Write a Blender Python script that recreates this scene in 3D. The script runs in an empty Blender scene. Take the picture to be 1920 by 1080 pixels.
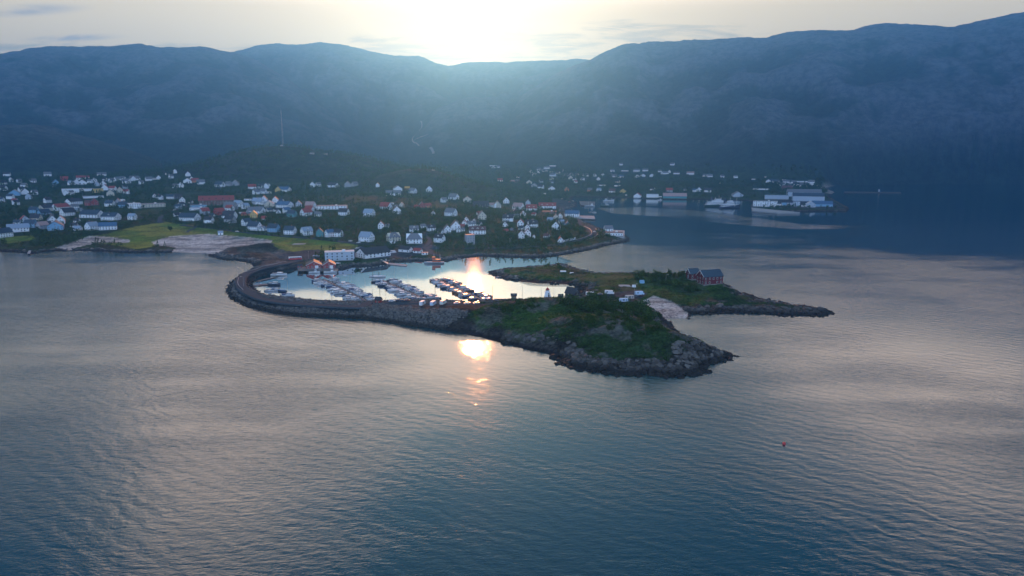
import bpy, math, random
import numpy as np
R=math.radians
random.seed(7)
sc=bpy.context.scene
C=sc.collection
# ------------------------------------------------------------------ camera, world, sun, exposure
CAM_H=100.0; PITCH=math.atan(245/1280); SUN_EL=R(11.4); SUN_AZ=R(-3.2)
cam_data=bpy.data.cameras.new('camera'); cam_data.lens=24; cam_data.sensor_width=36
cam_data.clip_start=1; cam_data.clip_end=40000
cam=bpy.data.objects.new('camera',cam_data); C.objects.link(cam)
cam.location=(0,0,CAM_H); cam.rotation_euler=(math.pi/2-PITCH,0,0); sc.camera=cam
sc.render.resolution_x=1024; sc.render.resolution_y=576
sc.view_settings.view_transform='Standard'; sc.view_settings.look='None'
sc.view_settings.exposure=0.85; sc.view_settings.gamma=1
sc.cycles.volume_bounces=1; sc.cycles.max_bounces=5; sc.cycles.diffuse_bounces=2; sc.cycles.glossy_bounces=3
sc.cycles.transmission_bounces=2; sc.cycles.transparent_max_bounces=4
sc.cycles.use_denoising=True; sc.cycles.caustics_reflective=False; sc.cycles.caustics_refractive=False
sc.cycles.sample_clamp_direct=0; sc.cycles.sample_clamp_indirect=4

sun_dir=np.array([math.sin(SUN_AZ)*math.cos(SUN_EL),math.cos(SUN_AZ)*math.cos(SUN_EL),math.sin(SUN_EL)])
sl=bpy.data.lights.new('sun','SUN'); sl.energy=2.0; sl.angle=R(0.9); sl.color=(1.0,0.33,0.11)
so=bpy.data.objects.new('sun',sl); C.objects.link(so)
so.rotation_euler=(math.pi/2-SUN_EL,0,math.pi-SUN_AZ); so.location=(0,0,900)

def pix_dir(px,py):
    """unit direction of a photo pixel (1920x1080)"""
    a=(np.asarray(px,float)-960)/1280; b=(540-np.asarray(py,float))/1280
    cp,sp=math.cos(PITCH),math.sin(PITCH)
    x=a; y=cp+b*sp; z=-sp+b*cp
    n=np.sqrt(x*x+y*y+z*z)
    return x/n,y/n,z/n
def at(px,py,z=0.0):
    x,y,w=pix_dir(px,py); t=(z-CAM_H)/w
    return x*t,y*t

class NT:
    def __init__(s,tree): s.t=tree; s.l=tree.links
    def n(s,typ,**kw):
        nd=s.t.nodes.new(typ)
        for k,v in kw.items(): setattr(nd,k,v)
        return nd
    def link(s,a,b): s.l.new(a,b)
    def val(s,x,sock):
        if hasattr(x,'is_output') : s.l.new(x,sock)
        else: sock.default_value=x
    def m(s,op,a,b=0.0,c=0.0,clamp=False):
        nd=s.n('ShaderNodeMath',operation=op,use_clamp=clamp)
        s.val(a,nd.inputs[0]); s.val(b,nd.inputs[1]); s.val(c,nd.inputs[2]); return nd.outputs[0]
    def mix(s,f,a,b,mode='MIX'):
        nd=s.n('ShaderNodeMix',data_type='RGBA',blend_type=mode,clamp_factor=True)
        s.val(f,nd.inputs[0])
        for x,i in ((a,6),(b,7)):
            if hasattr(x,'is_output'): s.l.new(x,nd.inputs[i])
            else: nd.inputs[i].default_value=(*x,1)
        return nd.outputs[2]
    def noise(s,vec,scale,detail=4,rough=0.55,dist=0.0,out=0):
        nd=s.n('ShaderNodeTexNoise'); nd.inputs['Scale'].default_value=scale; nd.inputs['Detail'].default_value=detail
        nd.inputs['Roughness'].default_value=rough; nd.inputs['Distortion'].default_value=dist
        if vec is not None: s.l.new(vec,nd.inputs['Vector'])
        return nd.outputs[out]
    def ramp(s,x,a,b,lo=0.0,hi=1.0):
        nd=s.n('ShaderNodeMapRange',interpolation_type='SMOOTHSTEP'); s.val(x,nd.inputs[0])
        for v,i in ((a,1),(b,2),(lo,3),(hi,4)): nd.inputs[i].default_value=v
        return nd.outputs[0]
    def scale(s,vec,sx,sy,sz,rz=0.0):
        nd=s.n('ShaderNodeMapping'); s.l.new(vec,nd.inputs[0]); nd.inputs['Scale'].default_value=(sx,sy,sz)
        nd.inputs['Rotation'].default_value=(0,0,rz); return nd.outputs[0]

w=bpy.data.worlds.new('World'); sc.world=w; w.use_nodes=True
T=NT(w.node_tree); w.node_tree.nodes.clear()
tc=T.n('ShaderNodeTexCoord'); d=tc.outputs['Generated']
sky=T.n('ShaderNodeTexSky',sky_type='NISHITA'); sky.sun_disc=False
sky.sun_elevation=SUN_EL; sky.sun_rotation=SUN_AZ; sky.air_density=1.0; sky.dust_density=1.2; sky.ozone_density=3.0; sky.altitude=50
sep=T.n('ShaderNodeSeparateXYZ'); T.link(d,sep.inputs[0])
X,Y,Z=sep.outputs
zc=T.m('MAXIMUM',Z,0.03)
U=T.m('DIVIDE',X,T.m('ADD',zc,0.12)); V=T.m('DIVIDE',Y,T.m('ADD',zc,0.12))
cmb=T.n('ShaderNodeCombineXYZ'); T.link(U,cmb.inputs[0]); T.link(V,cmb.inputs[1])
pv=cmb.outputs[0]
c1=T.noise(T.scale(pv,1.0,1.5,1,R(18)),2.1,8,0.62,0.8)
c2=T.noise(T.scale(pv,2.0,6.0,1,R(-24)),1.5,9,0.62,0.5)
cl=T.m('ADD',T.m('MULTIPLY',c1,0.5),T.m('MULTIPLY',c2,0.5))
# where banks of cloud lie overhead: centres given by the water pixel that mirrors them
def blob(px,py,rx,ry,amp,rot=0.0,up=False):
    x,y,z=pix_dir(px,py); z=z if up else -z
    u0=x/(z+0.12); v0=y/(z+0.12)
    mp=T.n('ShaderNodeMapping',vector_type='TEXTURE'); T.link(pv,mp.inputs[0])
    mp.inputs['Location'].default_value=(u0,v0,0); mp.inputs['Rotation'].default_value=(0,0,rot); mp.inputs['Scale'].default_value=(rx,ry,1)
    ln=T.n('ShaderNodeVectorMath',operation='LENGTH'); T.link(mp.outputs[0],ln.inputs[0])
    return T.ramp(ln.outputs['Value'],1.6,0.2,0.0,amp)
cover=None
for b in ((430,850,.34,.36,.42,0.3),(600,640,.42,.6,.30,0),(1650,600,.75,.62,.30,0.0),(1780,800,.4,.4,.22,0),(150,620,.8,.5,.24,0),(60,560,.8,.5,.2,0),(900,585,.9,.4,.30,0),(800,655,.45,.4,.40,0),(560,556,.9,.45,.32,0)):
    q=blob(*b[:4],b[4],b[5]); cover=q if cover is None else T.m('ADD',cover,q)
for b in ((60,900,.25,.35,.25,0),(1000,960,.6,.38,.5,0),(1040,760,.3,.25,.16,0),(1400,980,.4,.25,.2,0)):
    cover=T.m('SUBTRACT',cover,blob(*b[:4],b[4],b[5]))
low=T.ramp(Z,0.24,0.17,0.0,0.11)     # thin veil near the horizon
mask=T.ramp(T.m('ADD',T.m('ADD',cl,cover),low),0.53,0.68)
# sun aureole through the veil
dp=T.n('ShaderNodeVectorMath',operation='DOT_PRODUCT'); T.link(d,dp.inputs[0]); dp.inputs[1].default_value=tuple(sun_dir)
ang=T.m('ARCCOSINE',T.m('MINIMUM',dp.outputs['Value'],0.999999))
g1=T.m('EXPONENT',T.m('MULTIPLY',T.m('POWER',T.m('DIVIDE',ang,R(1.8)),2),-1.0))
g2=T.m('EXPONENT',T.m('MULTIPLY',T.m('DIVIDE',ang,R(9)),-1.0))
base=T.mix(1.0,sky.outputs[0],(0.03,0.44,0.60),'MULTIPLY')
hz=T.mix(T.ramp(Z,0.46,0.25),base,(3.5,3.45,2.6))
cloudc=T.mix(T.ramp(Z,0.28,0.185),(19.0,14.8,11.6),(6.4,5.4,3.3))
front=T.ramp(Y,-0.05,0.35)
lens=T.m('MINIMUM',T.m('ADD',blob(140,71,.17,.045,1.0,0.05,True),blob(40,20,.2,.06,.8,0,True)),1.0)
skyc=T.mix(T.m('MULTIPLY',mask,front),hz,cloudc); skyc=T.mix(T.m('MULTIPLY',lens,T.ramp(c1,.3,.6)),skyc,(2.6,2.8,3.0))
skyc=T.mix(T.ramp(T.m('ADD',Y,T.m('MULTIPLY',c1,.3)),0.15,-0.45),skyc,(5.6,7.6,10.2))   # unseen pale blue cloud deck added behind the camera to lighten the facades
glow=T.mix(g2,(0,0,0),(4.8,1.7,.3)); skyc=T.mix(1.0,skyc,glow,'ADD')
glow=T.mix(g1,(0,0,0),(28,10,2.2)); skyc=T.mix(1.0,skyc,glow,'ADD')
g3=T.m('EXPONENT',T.m('MULTIPLY',T.m('DIVIDE',ang,R(15)),-1.0)); glow=T.mix(g3,(0,0,0),(2.6,1.15,.15)); skyc=T.mix(1.0,skyc,glow,'ADD')
bg=T.n('ShaderNodeBackground'); bg.inputs[1].default_value=0.1; T.link(skyc,bg.inputs[0])
wo=T.n('ShaderNodeOutputWorld'); T.link(bg.outputs[0],wo.inputs[0])

# ------------------------------------------------------------------ helpers
def tag(o,label=None,cat=None,group=None,kind=None):
    if label: o['label']=label
    if cat: o['category']=cat
    if group: o['group']=group
    if kind: o['kind']=kind
    return o
def mesh_obj(name,verts,faces,mats,parent=None,midx=None,smooth=False):
    me=bpy.data.meshes.new(name); me.from_pydata(verts,[],faces); 
    for m in (mats if isinstance(mats,(list,tuple)) else [mats]): me.materials.append(m)
    if midx is not None: me.polygons.foreach_set('material_index',midx)
    if smooth: me.polygons.foreach_set('use_smooth',[True]*len(me.polygons))
    me.update()
    o=bpy.data.objects.new(name,me); C.objects.link(o)
    if parent is not None: o.parent=parent
    return o
def np_mesh(name,V,F,mats,smooth=False,cols=None,parent=None,midx=None):
    me=bpy.data.meshes.new(name)
    V=np.asarray(V,np.float32); F=np.asarray(F,np.int32); k=F.shape[1]
    me.vertices.add(len(V)); me.vertices.foreach_set('co',V.ravel())
    me.loops.add(F.size); me.loops.foreach_set('vertex_index',F.ravel())
    me.polygons.add(len(F)); me.polygons.foreach_set('loop_start',np.arange(0,F.size,k,dtype=np.int32))
    for m in (mats if isinstance(mats,(list,tuple)) else [mats]): me.materials.append(m)
    if midx is not None: me.polygons.foreach_set('material_index',np.asarray(midx,np.int32))
    me.polygons.foreach_set('use_smooth',np.full(len(F),smooth))
    if cols is not None:
        for nm,arr in cols.items():
            arr=np.asarray(arr,np.float32)
            if arr.ndim==1:
                a=me.attributes.new(nm,'FLOAT','POINT'); a.data.foreach_set('value',arr)
            else:
                a=me.attributes.new(nm,'FLOAT_COLOR','POINT')
                full=np.ones((len(V),4),np.float32); full[:,:3]=arr; a.data.foreach_set('color',full.ravel())
    me.update(calc_edges=True)
    o=bpy.data.objects.new(name,me); C.objects.link(o)
    if parent is not None: o.parent=parent
    return o
def material(name,col,rough=0.7,metal=0.0,noise=0.0,nscale=2.0,spec=0.5):
    m=bpy.data.materials.new(name); m.use_nodes=True; t=NT(m.node_tree); b=m.node_tree.nodes['Principled BSDF']
    b.inputs['Roughness'].default_value=rough; b.inputs['Metallic'].default_value=metal; b.inputs['Specular IOR Level'].default_value=spec
    if noise>0:
        g=t.n('ShaderNodeTexCoord'); nz=t.noise(g.outputs['Object'],nscale,5,0.6)
        c=t.mix(nz,tuple(x*(1-noise) for x in col),tuple(min(1,x*(1+noise)) for x in col)); t.link(c,b.inputs['Base Color'])
    else: b.inputs['Base Color'].default_value=(*col,1)
    return m

# ------------------------------------------------------------------ numpy noise and distance fields
def _hash(ix,iy,seed):
    h=(ix.astype(np.int64)*374761393+iy.astype(np.int64)*668265263+seed*974634777)&0xffffffff
    h=((h^(h>>13))*1274126177)&0xffffffff
    return ((h^(h>>16))&0xffff)/65535.0
def vnoise(x,y,seed=0):
    x0=np.floor(x); y0=np.floor(y); fx=x-x0; fy=y-y0
    fx=fx*fx*(3-2*fx); fy=fy*fy*(3-2*fy)
    a=_hash(x0,y0,seed); b=_hash(x0+1,y0,seed); c=_hash(x0,y0+1,seed); e=_hash(x0+1,y0+1,seed)
    return (a*(1-fx)+b*fx)*(1-fy)+(c*(1-fx)+e*fx)*fy
def fbm(x,y,octs=5,seed=0,gain=0.5):
    s=0;a=1;t=0
    for i in range(octs):
        s=s+a*vnoise(x*2**i+i*17.3,y*2**i-i*9.1,seed+i); t+=a; a*=gain
    return s/t
def ridged(x,y,octs=5,seed=0):
    s=0;a=1;t=0
    for i in range(octs):
        s=s+a*(1-np.abs(2*vnoise(x*2**i+i*7.3,y*2**i+i*5.1,seed+i)-1)); t+=a; a*=0.52
    return s/t
def sstep(x,a,b):
    t=np.clip((x-a)/(b-a),0,1); return t*t*(3-2*t)
def inside(x,y,poly):
    r=np.zeros(x.shape,bool); n=len(poly)
    for i in range(n):
        x1,y1=poly[i]; x2,y2=poly[(i+1)%n]
        if y1==y2: continue
        c=((y1>y)!=(y2>y)); r^=c&(x<(x2-x1)*(y-y1)/(y2-y1)+x1)
    return r
def segdist(x,y,pts,closed=True):
    d=np.full(x.shape,1e18); n=len(pts)
    for i in range(n if closed else n-1):
        x1,y1=pts[i]; x2,y2=pts[(i+1)%n]
        dx,dy=x2-x1,y2-y1; L=dx*dx+dy*dy+1e-12
        t=np.clip(((x-x1)*dx+(y-y1)*dy)/L,0,1)
        q=(x-x1-t*dx)**2+(y-y1-t*dy)**2
        np.minimum(d,q,out=d)
    return np.sqrt(d)
def poly_at(pts,z=0.0): return [tuple(float(v) for v in at(px,py,z)) for px,py in pts]

# ------------------------------------------------------------------ coastline (traced at sea level)
COAST=[(-700,500),(-300,474),(0,472),(30,473),(60,476),(90,471),(160,470),(240,474),(320,473),(385,475),(400,481),(420,487),(451,489),(467,492),(475,499),(477,504),
(461,511),(447,520),(432,532),(426,546),(430,556),(439,563),(467,575),(499,582),(530,588),(577,593),(625,594),(678,597),(723,602),(754,608),(800,613),(850,622),(900,632),
(940,643),(985,655),(1021,661),(1050,673),(1056,683),(1083,690),(1115,697),(1146,701),(1187,703),(1218,700),(1250,706),(1281,704),(1312,700),(1323,693),(1314,686),(1329,681),(1354,677),
(1377,669),(1350,661),(1322,655),(1290,640),(1262,622),(1250,606),(1249,599),(1285,597),(1290,589),(1325,589),(1356,586),(1380,587),(1441,588),(1470,592),(1495,591),(1538,593),
(1556,586),(1543,580),(1495,574),(1465,570),(1441,563),(1403,553),(1378,544),(1360,535),(1330,527),(1277,518),(1199,513),(1159,513),(1120,513),(1089,507),(1073,502),(1057,496),(1045,495),
(1034,498),(994,501),(947,504),(920,510),(924,515),(939,521),(971,528),(1002,531),(1042,532),(1073,534),(1086,538),(1089,545),(1080,553),(1057,562),(1020,566),(980,563),(944,562),
(912,566),(880,569),(833,570),(802,570),(754,571),(717,573),(680,574),(656,574),(609,572),(554,567),(514,561),(486,551),(473,540),(470,530),(477,523),(500,514),
(530,508),(555,504),(560,505),(640,506),(660,500),(700,499),(735,492),(780,489),(830,491),(862,484),(900,480),(960,482),(1000,483),(1029,481),(1055,478),(1077,474),(1109,468),
(1132,461),(1156,457),(1175,453),(1180,448),(1172,441),(1150,436),(1115,424),(1095,414),(1075,404),(1058,399),(1058,394),(1080,388),(1082,380),(1072,374),(1076,369),(1115,370),(1186,372),
(1210,373),(1242,375),(1287,375),(1320,374),(1350,375),(1395,376),(1411,379),(1409,388),(1411,395),(1457,398),(1500,397),(1587,396),(1590,391),(1578,384),(1563,376),(1556,368),(1565,360),(1545,353),(1570,347),(1640,346),(1747,345),(1920,346),(2300,349)]
coast=poly_at(COAST)+[(9000,3500),(9000,12000),(-9000,12000),(-9000,700)]
# kinds of shore: rubble breakwater centreline
BW=[(478,505),(461,516),(449,526),(447,540),(458,553),(480,563),(520,572),(560,579),(620,583),(680,585),(740,588),(800,592)]
bw=poly_at(BW)
# ------------------------------------------------------------------ heights
def crest(tab,dist,foot):
    """crest line from (photo x, photo y) pairs at a range; returns arrays azimuth, height, range, foot"""
    az=[];hh=[]
    for px,py in tab:
        x,y,z=pix_dir(px,py); az.append(math.atan2(x,y)); hh.append(z/math.hypot(x,y))
    return np.array(az),np.array(hh),dist,foot
L_LEFT=crest([(-400,150),(-100,118),(0,100),(60,92),(100,89),(160,90),(210,86),(265,82),(330,86),(375,86),(410,91),(440,97),(480,113),(540,148),(600,188),(660,225),(720,255),(790,292),(850,322),(900,345)],4400,2750)
L_LOWL=crest([(-400,215),(0,232),(60,228),(100,236),(160,252),(230,275),(300,300),(360,325)],2650,1950)
L_MID=crest([(200,140),(400,104),(440,97),(480,86),(520,81),(555,84),(600,79),(650,86),(700,97),(740,104),(785,105),(815,117),(840,124),(870,118),(910,115),(955,118),(1030,113),(1085,111),(1105,113),(1200,110),(1400,130)],5200,3300)
L_HUMP=crest([(700,285),(760,250),(820,203),(870,182),(930,183),(980,200),(1040,230),(1100,262),(1180,300)],4000,2900)
L_RIGHT=crest([(850,310),(900,260),(940,215),(980,178),(1040,140),(1080,120),(1105,113),(1130,98),(1175,83),(1240,79),(1290,74),(1350,74),(1400,70),(1440,68),(1480,59),(1540,55),(1600,54),(1620,47),(1660,42),(1690,45),(1740,50),(1790,52),(1820,45),(1860,35),(1900,26),(1930,22),(2100,5),(2400,-20)],4100,2600)
L_LOWR=crest([(1080,322),(1160,282),(1240,240),(1320,205),(1420,180),(1520,200),(1600,215),(1700,250),(1800,280)],3300,2500)
bumps=[]
def bump(px,py,z,rx,ry,h,rot=0.0,p=1.0):
    x,y=at(px,py,z); bumps.append((float(x),float(y),rx,ry,h,rot,p))
bump(1035,558,13,34,20,9,0.1); bump(1120,590,12,46,22,8.5,-0.1); bump(1205,618,11,36,20,8,-0.35); bump(1285,655,5,24,13,4.5,-.4); bump(930,585,6,40,16,4)
bump(1245,520,5,34,16,5.5,.1); bump(1325,535,5,26,12,4); bump(1040,510,2,40,9,1.5)
bump(490,466,3,26,14,5.5); bump(425,478,3,18,9,3)
bump(1090,432,10,40,40,5); bump(850,400,18,90,90,8); bump(720,375,20,120,100,8); bump(950,420,10,70,60,5)
def knoll_height(x,y):
    h=0
    for px,py,dist,rx,ry,h0 in ((530,283,2050,215,190,82),(640,290,2080,240,180,68),(410,316,2000,160,150,30),(790,308,1700,135,150,52),(880,342,1600,150,120,26),(960,362,1500,110,90,14),(700,312,1850,150,150,34)):
        dx,dy,dz=pix_dir(px,py); k=dist/math.hypot(dx,dy); cx,cy=dx*k,dy*k
        q=((x-cx)/rx)**2+((y-cy)/ry)**2
        h=np.maximum(h,h0*np.exp(-q*0.9))+0.25*np.minimum(h,h0*np.exp(-q*0.9))
    return h
def base_height(x,y,sd,detail=True):
    """ground height; sd = signed distance to the coast, positive on land"""
    r=np.hypot(x,y); az=np.arctan2(x,y)
    s=np.maximum(sd,0)
    bd=segdist(x,y,bw,False)
    bwm=sstep(bd,48,22)
    g=2.6*(1-np.exp(-s/9.0))+0.043*np.maximum(s-45,0)*sstep(r,560,760)
    g=np.minimum(g,150)
    rub=5.0*sstep(s,0.0,9.5)
    h=g*(1-bwm)+rub*bwm
    for cx,cy,rx,ry,bh,rot,p in bumps:
        c,sn=math.cos(rot),math.sin(rot); dx,dy=x-cx,y-cy
        q=((dx*c+dy*sn)/rx)**2+((-dx*sn+dy*c)/ry)**2
        h=h+bh*np.exp(-q)*sstep(s,0,16)
    kn=knoll_height(x,y)*sstep(s,20,250)
    h=h+kn
    m=np.zeros_like(x)
    rg=ridged(x/900,y/900,6,3)-0.62+.5*(ridged(x/380,y/380,4,25)-.62)
    for k,(A,E,rc,rf) in enumerate((L_LEFT,L_LOWL,L_MID,L_HUMP,L_RIGHT,L_LOWR)):
        e=np.interp(az,A,E); ed=sstep(az,A[0]-0.02,A[0]+0.05)*sstep(az,A[-1]+0.02,A[-1]-0.05) if k in (1,3,5) else 1.0
        ed=ed if k!=0 else 1.0
        wob=1+0.10*(fbm(az*9,az*0+k*3.1,3,11+k)-0.5)
        rcc=rc*wob; hc=np.maximum(CAM_H+rcc*e,0)
        t=(r-rf)/(rcc-rf)
        up=np.clip(t,0,1); prof=0.55*up**1.05+0.45*(up*up*(3-2*up))
        prof=np.where(t>1,1-0.28*np.clip(t-1,0,3),prof)
        rug=rg*0.22*np.clip(up*(1.0-up)*4,0,1)*np.where(t>1,0,1)
        m=np.maximum(m,hc*np.maximum(prof+rug,0)*ed)
    h=np.maximum(h,m*sstep(s,0,60)+0.0)+0.35*np.minimum(h,m*0.3)*0
    mount=sstep(m-h*0.0,25,90)*(m>=h-1e-6)
    if detail:
        rough=(fbm(x/11,y/11,5,5)-0.5)
        h=h+sstep(s,0,8)*np.where(mount>0.1,0,rough)*(0.9+0*x)*(1-0.9*0)*np.where(r>620,0.8,2.4)*(1-0.75*bwm)
        h=h+mount*((fbm(x/260,y/260,6,9,0.6)-0.5)*55*sstep(m,20,250)+(ridged(x/90,y/90,4,21)-0.6)*20*sstep(m,60,300))*np.clip(1.2-m/1100,0.25,1)
    h=np.where(sd<0,np.maximum(sd*0.25,-3.0),h)
    return h,mount,bwm,kn
def signed(x,y):
    d=segdist(x,y,coast); return np.where(inside(x,y,coast),d,-d)
def height_at(x,y):
    x=np.atleast_1d(np.asarray(x,float)); y=np.atleast_1d(np.asarray(y,float))
    return base_height(x,y,signed(x,y))[0]
# ------------------------------------------------------------------ ground hits and roads
_rs=np.geomspace(285,4200,520)
def hits(pxs,pys,detail=True):
    """where the sight lines through these photo points meet the ground (or the sea)"""
    dx,dy,dz=pix_dir(np.array(pxs,float),np.array(pys,float)); hn=np.hypot(dx,dy)
    k=_rs[None,:]/hn[:,None]
    x=dx[:,None]*k; y=dy[:,None]*k; z=CAM_H+dz[:,None]*k
    h=np.empty_like(x); 
    for i in range(0,len(x),40):
        a,b=x[i:i+40].ravel(),y[i:i+40].ravel()
        h[i:i+40]=base_height(a,b,signed(a,b),detail)[0].reshape(x[i:i+40].shape)
    h=np.maximum(h,0); below=z<h
    j=np.argmax(below,1); j=np.where(below.any(1),j,len(_rs)-1); j=np.maximum(j,1); r=np.arange(len(j))
    f0=z[r,j-1]-h[r,j-1]; f1=h[r,j]-z[r,j]; t=np.clip(f0/(f0+f1+1e-9),0,1)
    R_=_rs[j-1]+(_rs[j]-_rs[j-1])*t; kk=R_/hn
    return dx*kk,dy*kk,CAM_H+dz*kk
def smooth_path(pts,step=5.0):
    P=[np.array(p,float) for p in pts]; P=[2*P[0]-P[1]]+P+[2*P[-1]-P[-2]]; out=[]
    for i in range(1,len(P)-2):
        n=max(2,int(np.linalg.norm(P[i+1][:2]-P[i][:2])/step))
        for k in range(n):
            t=k/n; out.append(.5*((2*P[i])+(-P[i-1]+P[i+1])*t+(2*P[i-1]-5*P[i]+4*P[i+1]-P[i+2])*t*t+(-P[i-1]+3*P[i]-3*P[i+1]+P[i+2])*t**3))
    out.append(P[-2]); return np.array(out)
TILE={'A':(0,310),'B':(240,310),'C':(480,310),'D':(700,310),'E':(920,310),'F':(1100,290),'G':(1340,290),'H':(420,450),'I':(660,440),'J':(900,460),'K':(1120,460)}
def tp(t,x,y): o=TILE[t]; return o[0]+x/6.354,o[1]+y/6.354
ROADS={'harbour_road':(7,[tp('H',*p) for p in ((1652,85),(1500,130),(1250,175),(1050,222),(900,250),(740,278),(600,308),(440,345),(320,383),(235,425),(195,480),(205,545),(260,610),(350,655),(430,690),(560,722),(800,752),(1100,775),(1400,790),(1652,797))]+[tp('I',*p) for p in ((200,812),(500,815),(800,812),(1100,820),(1400,822),(1560,800))]),
 'shore_road':(7,[tp('B',*p) for p in ((700,500),(640,470),(590,475),(600,505),(540,555),(440,600),(370,640),(395,690))]),
 'coast_road':(6.5,[tp('B',*p) for p in ((640,712),(760,728),(900,738),(1100,762),(1300,790),(1500,812),(1652,826))]+[tp('C',*p) for p in ((300,845),(600,868),(850,890),(1100,920),(1300,938),(1500,945))]+[tp('D',*p) for p in ((300,962),(480,972),(700,988),(1100,990),(1400,988),(1652,988))]+[tp('E',*p) for p in ((200,988),(450,975),(700,955),(900,925),(1050,895),(1150,855),(1195,815),(1195,780),(1150,745),(1080,712))]),
 'hill_lane':(4.5,[tp('D',*p) for p in ((600,975),(660,935),(672,890),(640,850),(620,822),(680,812),(760,800))]),
 'quay_lane':(6,[tp('D',*p) for p in ((590,960),(650,1010),(720,1060),(820,1090))]),
 'field_path':(3,[tp('B',*p) for p in ((700,805),(730,775),(780,755),(810,735))]),
 'town_road':(6,[tp('E',*p) for p in ((1080,712),(1000,600),(880,560),(860,520),(900,470),(850,430),(700,400))])}
PATHS={}
for k,(wd,pp) in ROADS.items():
    x,y,z=hits([p[0] for p in pp],[p[1] for p in pp],False)
    PATHS[k]=(wd,smooth_path(np.stack([x,y],1),4.0))
# ------------------------------------------------------------------ the terrain sheet (one grid, cut into named pieces)
NA,NR=1050,760
az=np.linspace(R(-43),R(43),NA)
tt=np.linspace(0,1,NR)
rr=np.interp(tt,[0,0.30,0.50,0.72,0.90,1.0],[285,500,850,2000,4600,6600])
GA,GR=np.meshgrid(az,rr,indexing='ij')
gx=(GR*np.sin(GA)).ravel(); gy=(GR*np.cos(GA)).ravel()
sd=signed(gx,gy)
jit=(fbm(gx/7,gy/7,4,2)-0.5)*np.clip(gy/200,1.6,9)      # ragged shoreline
sd2=np.where(np.abs(sd)<40,sd+jit,sd)
gz,mount,bwm,kn=base_height(gx,gy,sd2)
crag=(gx>at(790,592)[0])&(np.hypot(gx,gy)<620)
gz=gz+crag*sstep(sd2,1,7)*((ridged(gx/9,gy/9,4,71)-.62)*3.2*sstep(sd2,42,12)+(ridged(gx/3.5,gy/3.5,3,75)-.6)*.9)*(1-bwm)
rocky=inside(gx,gy,poly_at([(372,476),(400,462),(440,458),(505,464),(560,478),(560,492),(490,502),(440,495)],2))
gz=gz+rocky*(ridged(gx/10,gy/10,4,77)-.62)*3.0*sstep(sd2,1,8)
def in_px(poly,z=3.0): return inside(gx,gy,poly_at(poly,z))
FIELDS=[[(150,446),(200,441),(240,433),(310,424),(345,428),(410,434),(520,443),(600,452),(672,462),(668,466),(620,470),(560,472),(515,466),(505,456),(470,452),(380,447),(320,450),(285,460),(255,464),(205,456),(170,452)],
 [(105,411),(148,407),(150,414),(110,418)],[(0,447),(60,443),(70,450),(0,455)]]
BEACH=[[(285,457),(320,449),(390,446),(470,451),(512,456),(505,463),(470,463),(430,468),(405,476),(380,476),(318,474),(330,466),(290,462)],
 [(105,465),(170,448),(210,450),(246,454),(240,458),(180,458),(130,468)],
 [(1196,571),(1225,558),(1262,568),(1290,585),(1292,600),(1250,600),(1235,588)]]
PAVED=[[(1068,419),(1125,422),(1135,440),(1115,447),(1095,436)],[(640,476),(700,470),(760,468),(800,458),(830,466),(760,482),(640,484)],
 [(1120,548),(1150,546),(1195,540),(1215,548),(1170,568),(1130,563)],[(512,478),(570,470),(605,470),(600,484),(560,492)],
 [(1035,372),(1075,378),(1082,390),(1055,397),(1035,392)],[(1409,389),(1585,391),(1560,378),(1500,370),(1412,380)],
 [(700,571),(860,570),(935,560),(940,564),(900,575),(790,577),(700,576)]]
def anyin(L,z): 
    q=np.zeros(gx.shape,bool)
    for p in L: q|=in_px(p,z)
    return q
field=anyin(FIELDS,4)&(sd2>4); beach=anyin(BEACH,1.0)&(sd2>-3); paved=anyin(PAVED[:2]+PAVED[3:6],3)|in_px(PAVED[2],4)|in_px(PAVED[6],5)
gz=np.where(beach&(sd2>0),np.minimum(gz,0.15+sd2*0.045),gz)
gz=np.where(paved&(bwm<.3),np.where(sd2>0,np.maximum(2.2,(gz*0+2.6)),gz),gz) if False else gz
# roadbeds are graded smooth
gz0=base_height(gx,gy,sd2,False)[0]
for k,(wd,pth) in PATHS.items():
    near=(gx>pth[:,0].min()-20)&(gx<pth[:,0].max()+20)&(gy>pth[:,1].min()-20)&(gy<pth[:,1].max()+20)
    dd=segdist(gx[near],gy[near],[tuple(q) for q in pth[::2]]+[tuple(pth[-1])],False)
    q=sstep(dd,wd/2+7,wd/2+2); gz[near]=gz[near]*(1-q)+gz0[near]*q
# quay faces and piers stay flat
quay=inside(gx,gy,poly_at([(1405,379),(1409,397),(1592,398),(1590,378),(1500,366),(1412,374)],0))&(sd2>0)
gz=np.where(quay,2.6,gz)
n1=fbm(gx/14,gy/14,5,31); n2=fbm(gx/4,gy/4,4,37); n3=fbm(gx/45,gy/45,4,41)
def c3(r,g,b): return np.array([r,g,b])
col=np.empty((len(gx),3)); 
forest=c3(.028,.054,.022); grass=c3(.042,.078,.018); rock=c3(.10,.092,.088); wet=c3(.02,.018,.02); sand=c3(.50,.46,.42); asph=c3(.050,.062,.072)
def mixc(a,b,t): return a*(1-t[:,None])+b*t[:,None]
col=mixc(forest[None,:]*np.ones((len(gx),1)),grass*0.7,sstep(n3,.45,.62)*.6)
rng=np.hypot(gx,gy)
slope_rock=sstep(n1+0.35*n2,.70,.80)
head=(gx>at(800,592)[0]-10)&(rng<620)
rockm=np.where(head,sstep(sd2+ (n1-.5)*26,17,6),sstep(sd2+(n1-.5)*16,11,4))
rockm=np.where(head&(gy>at(1100,566)[1]),sstep(sd2+(n1-.5)*26,10,3)+.2*slope_rock,rockm); rockm=np.maximum(rockm,np.where(head&(gy<at(1100,566)[1]),slope_rock*.7,0)); rockm=np.maximum(rockm,(bwm>.35)*1.0*(sd2<60))
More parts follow.
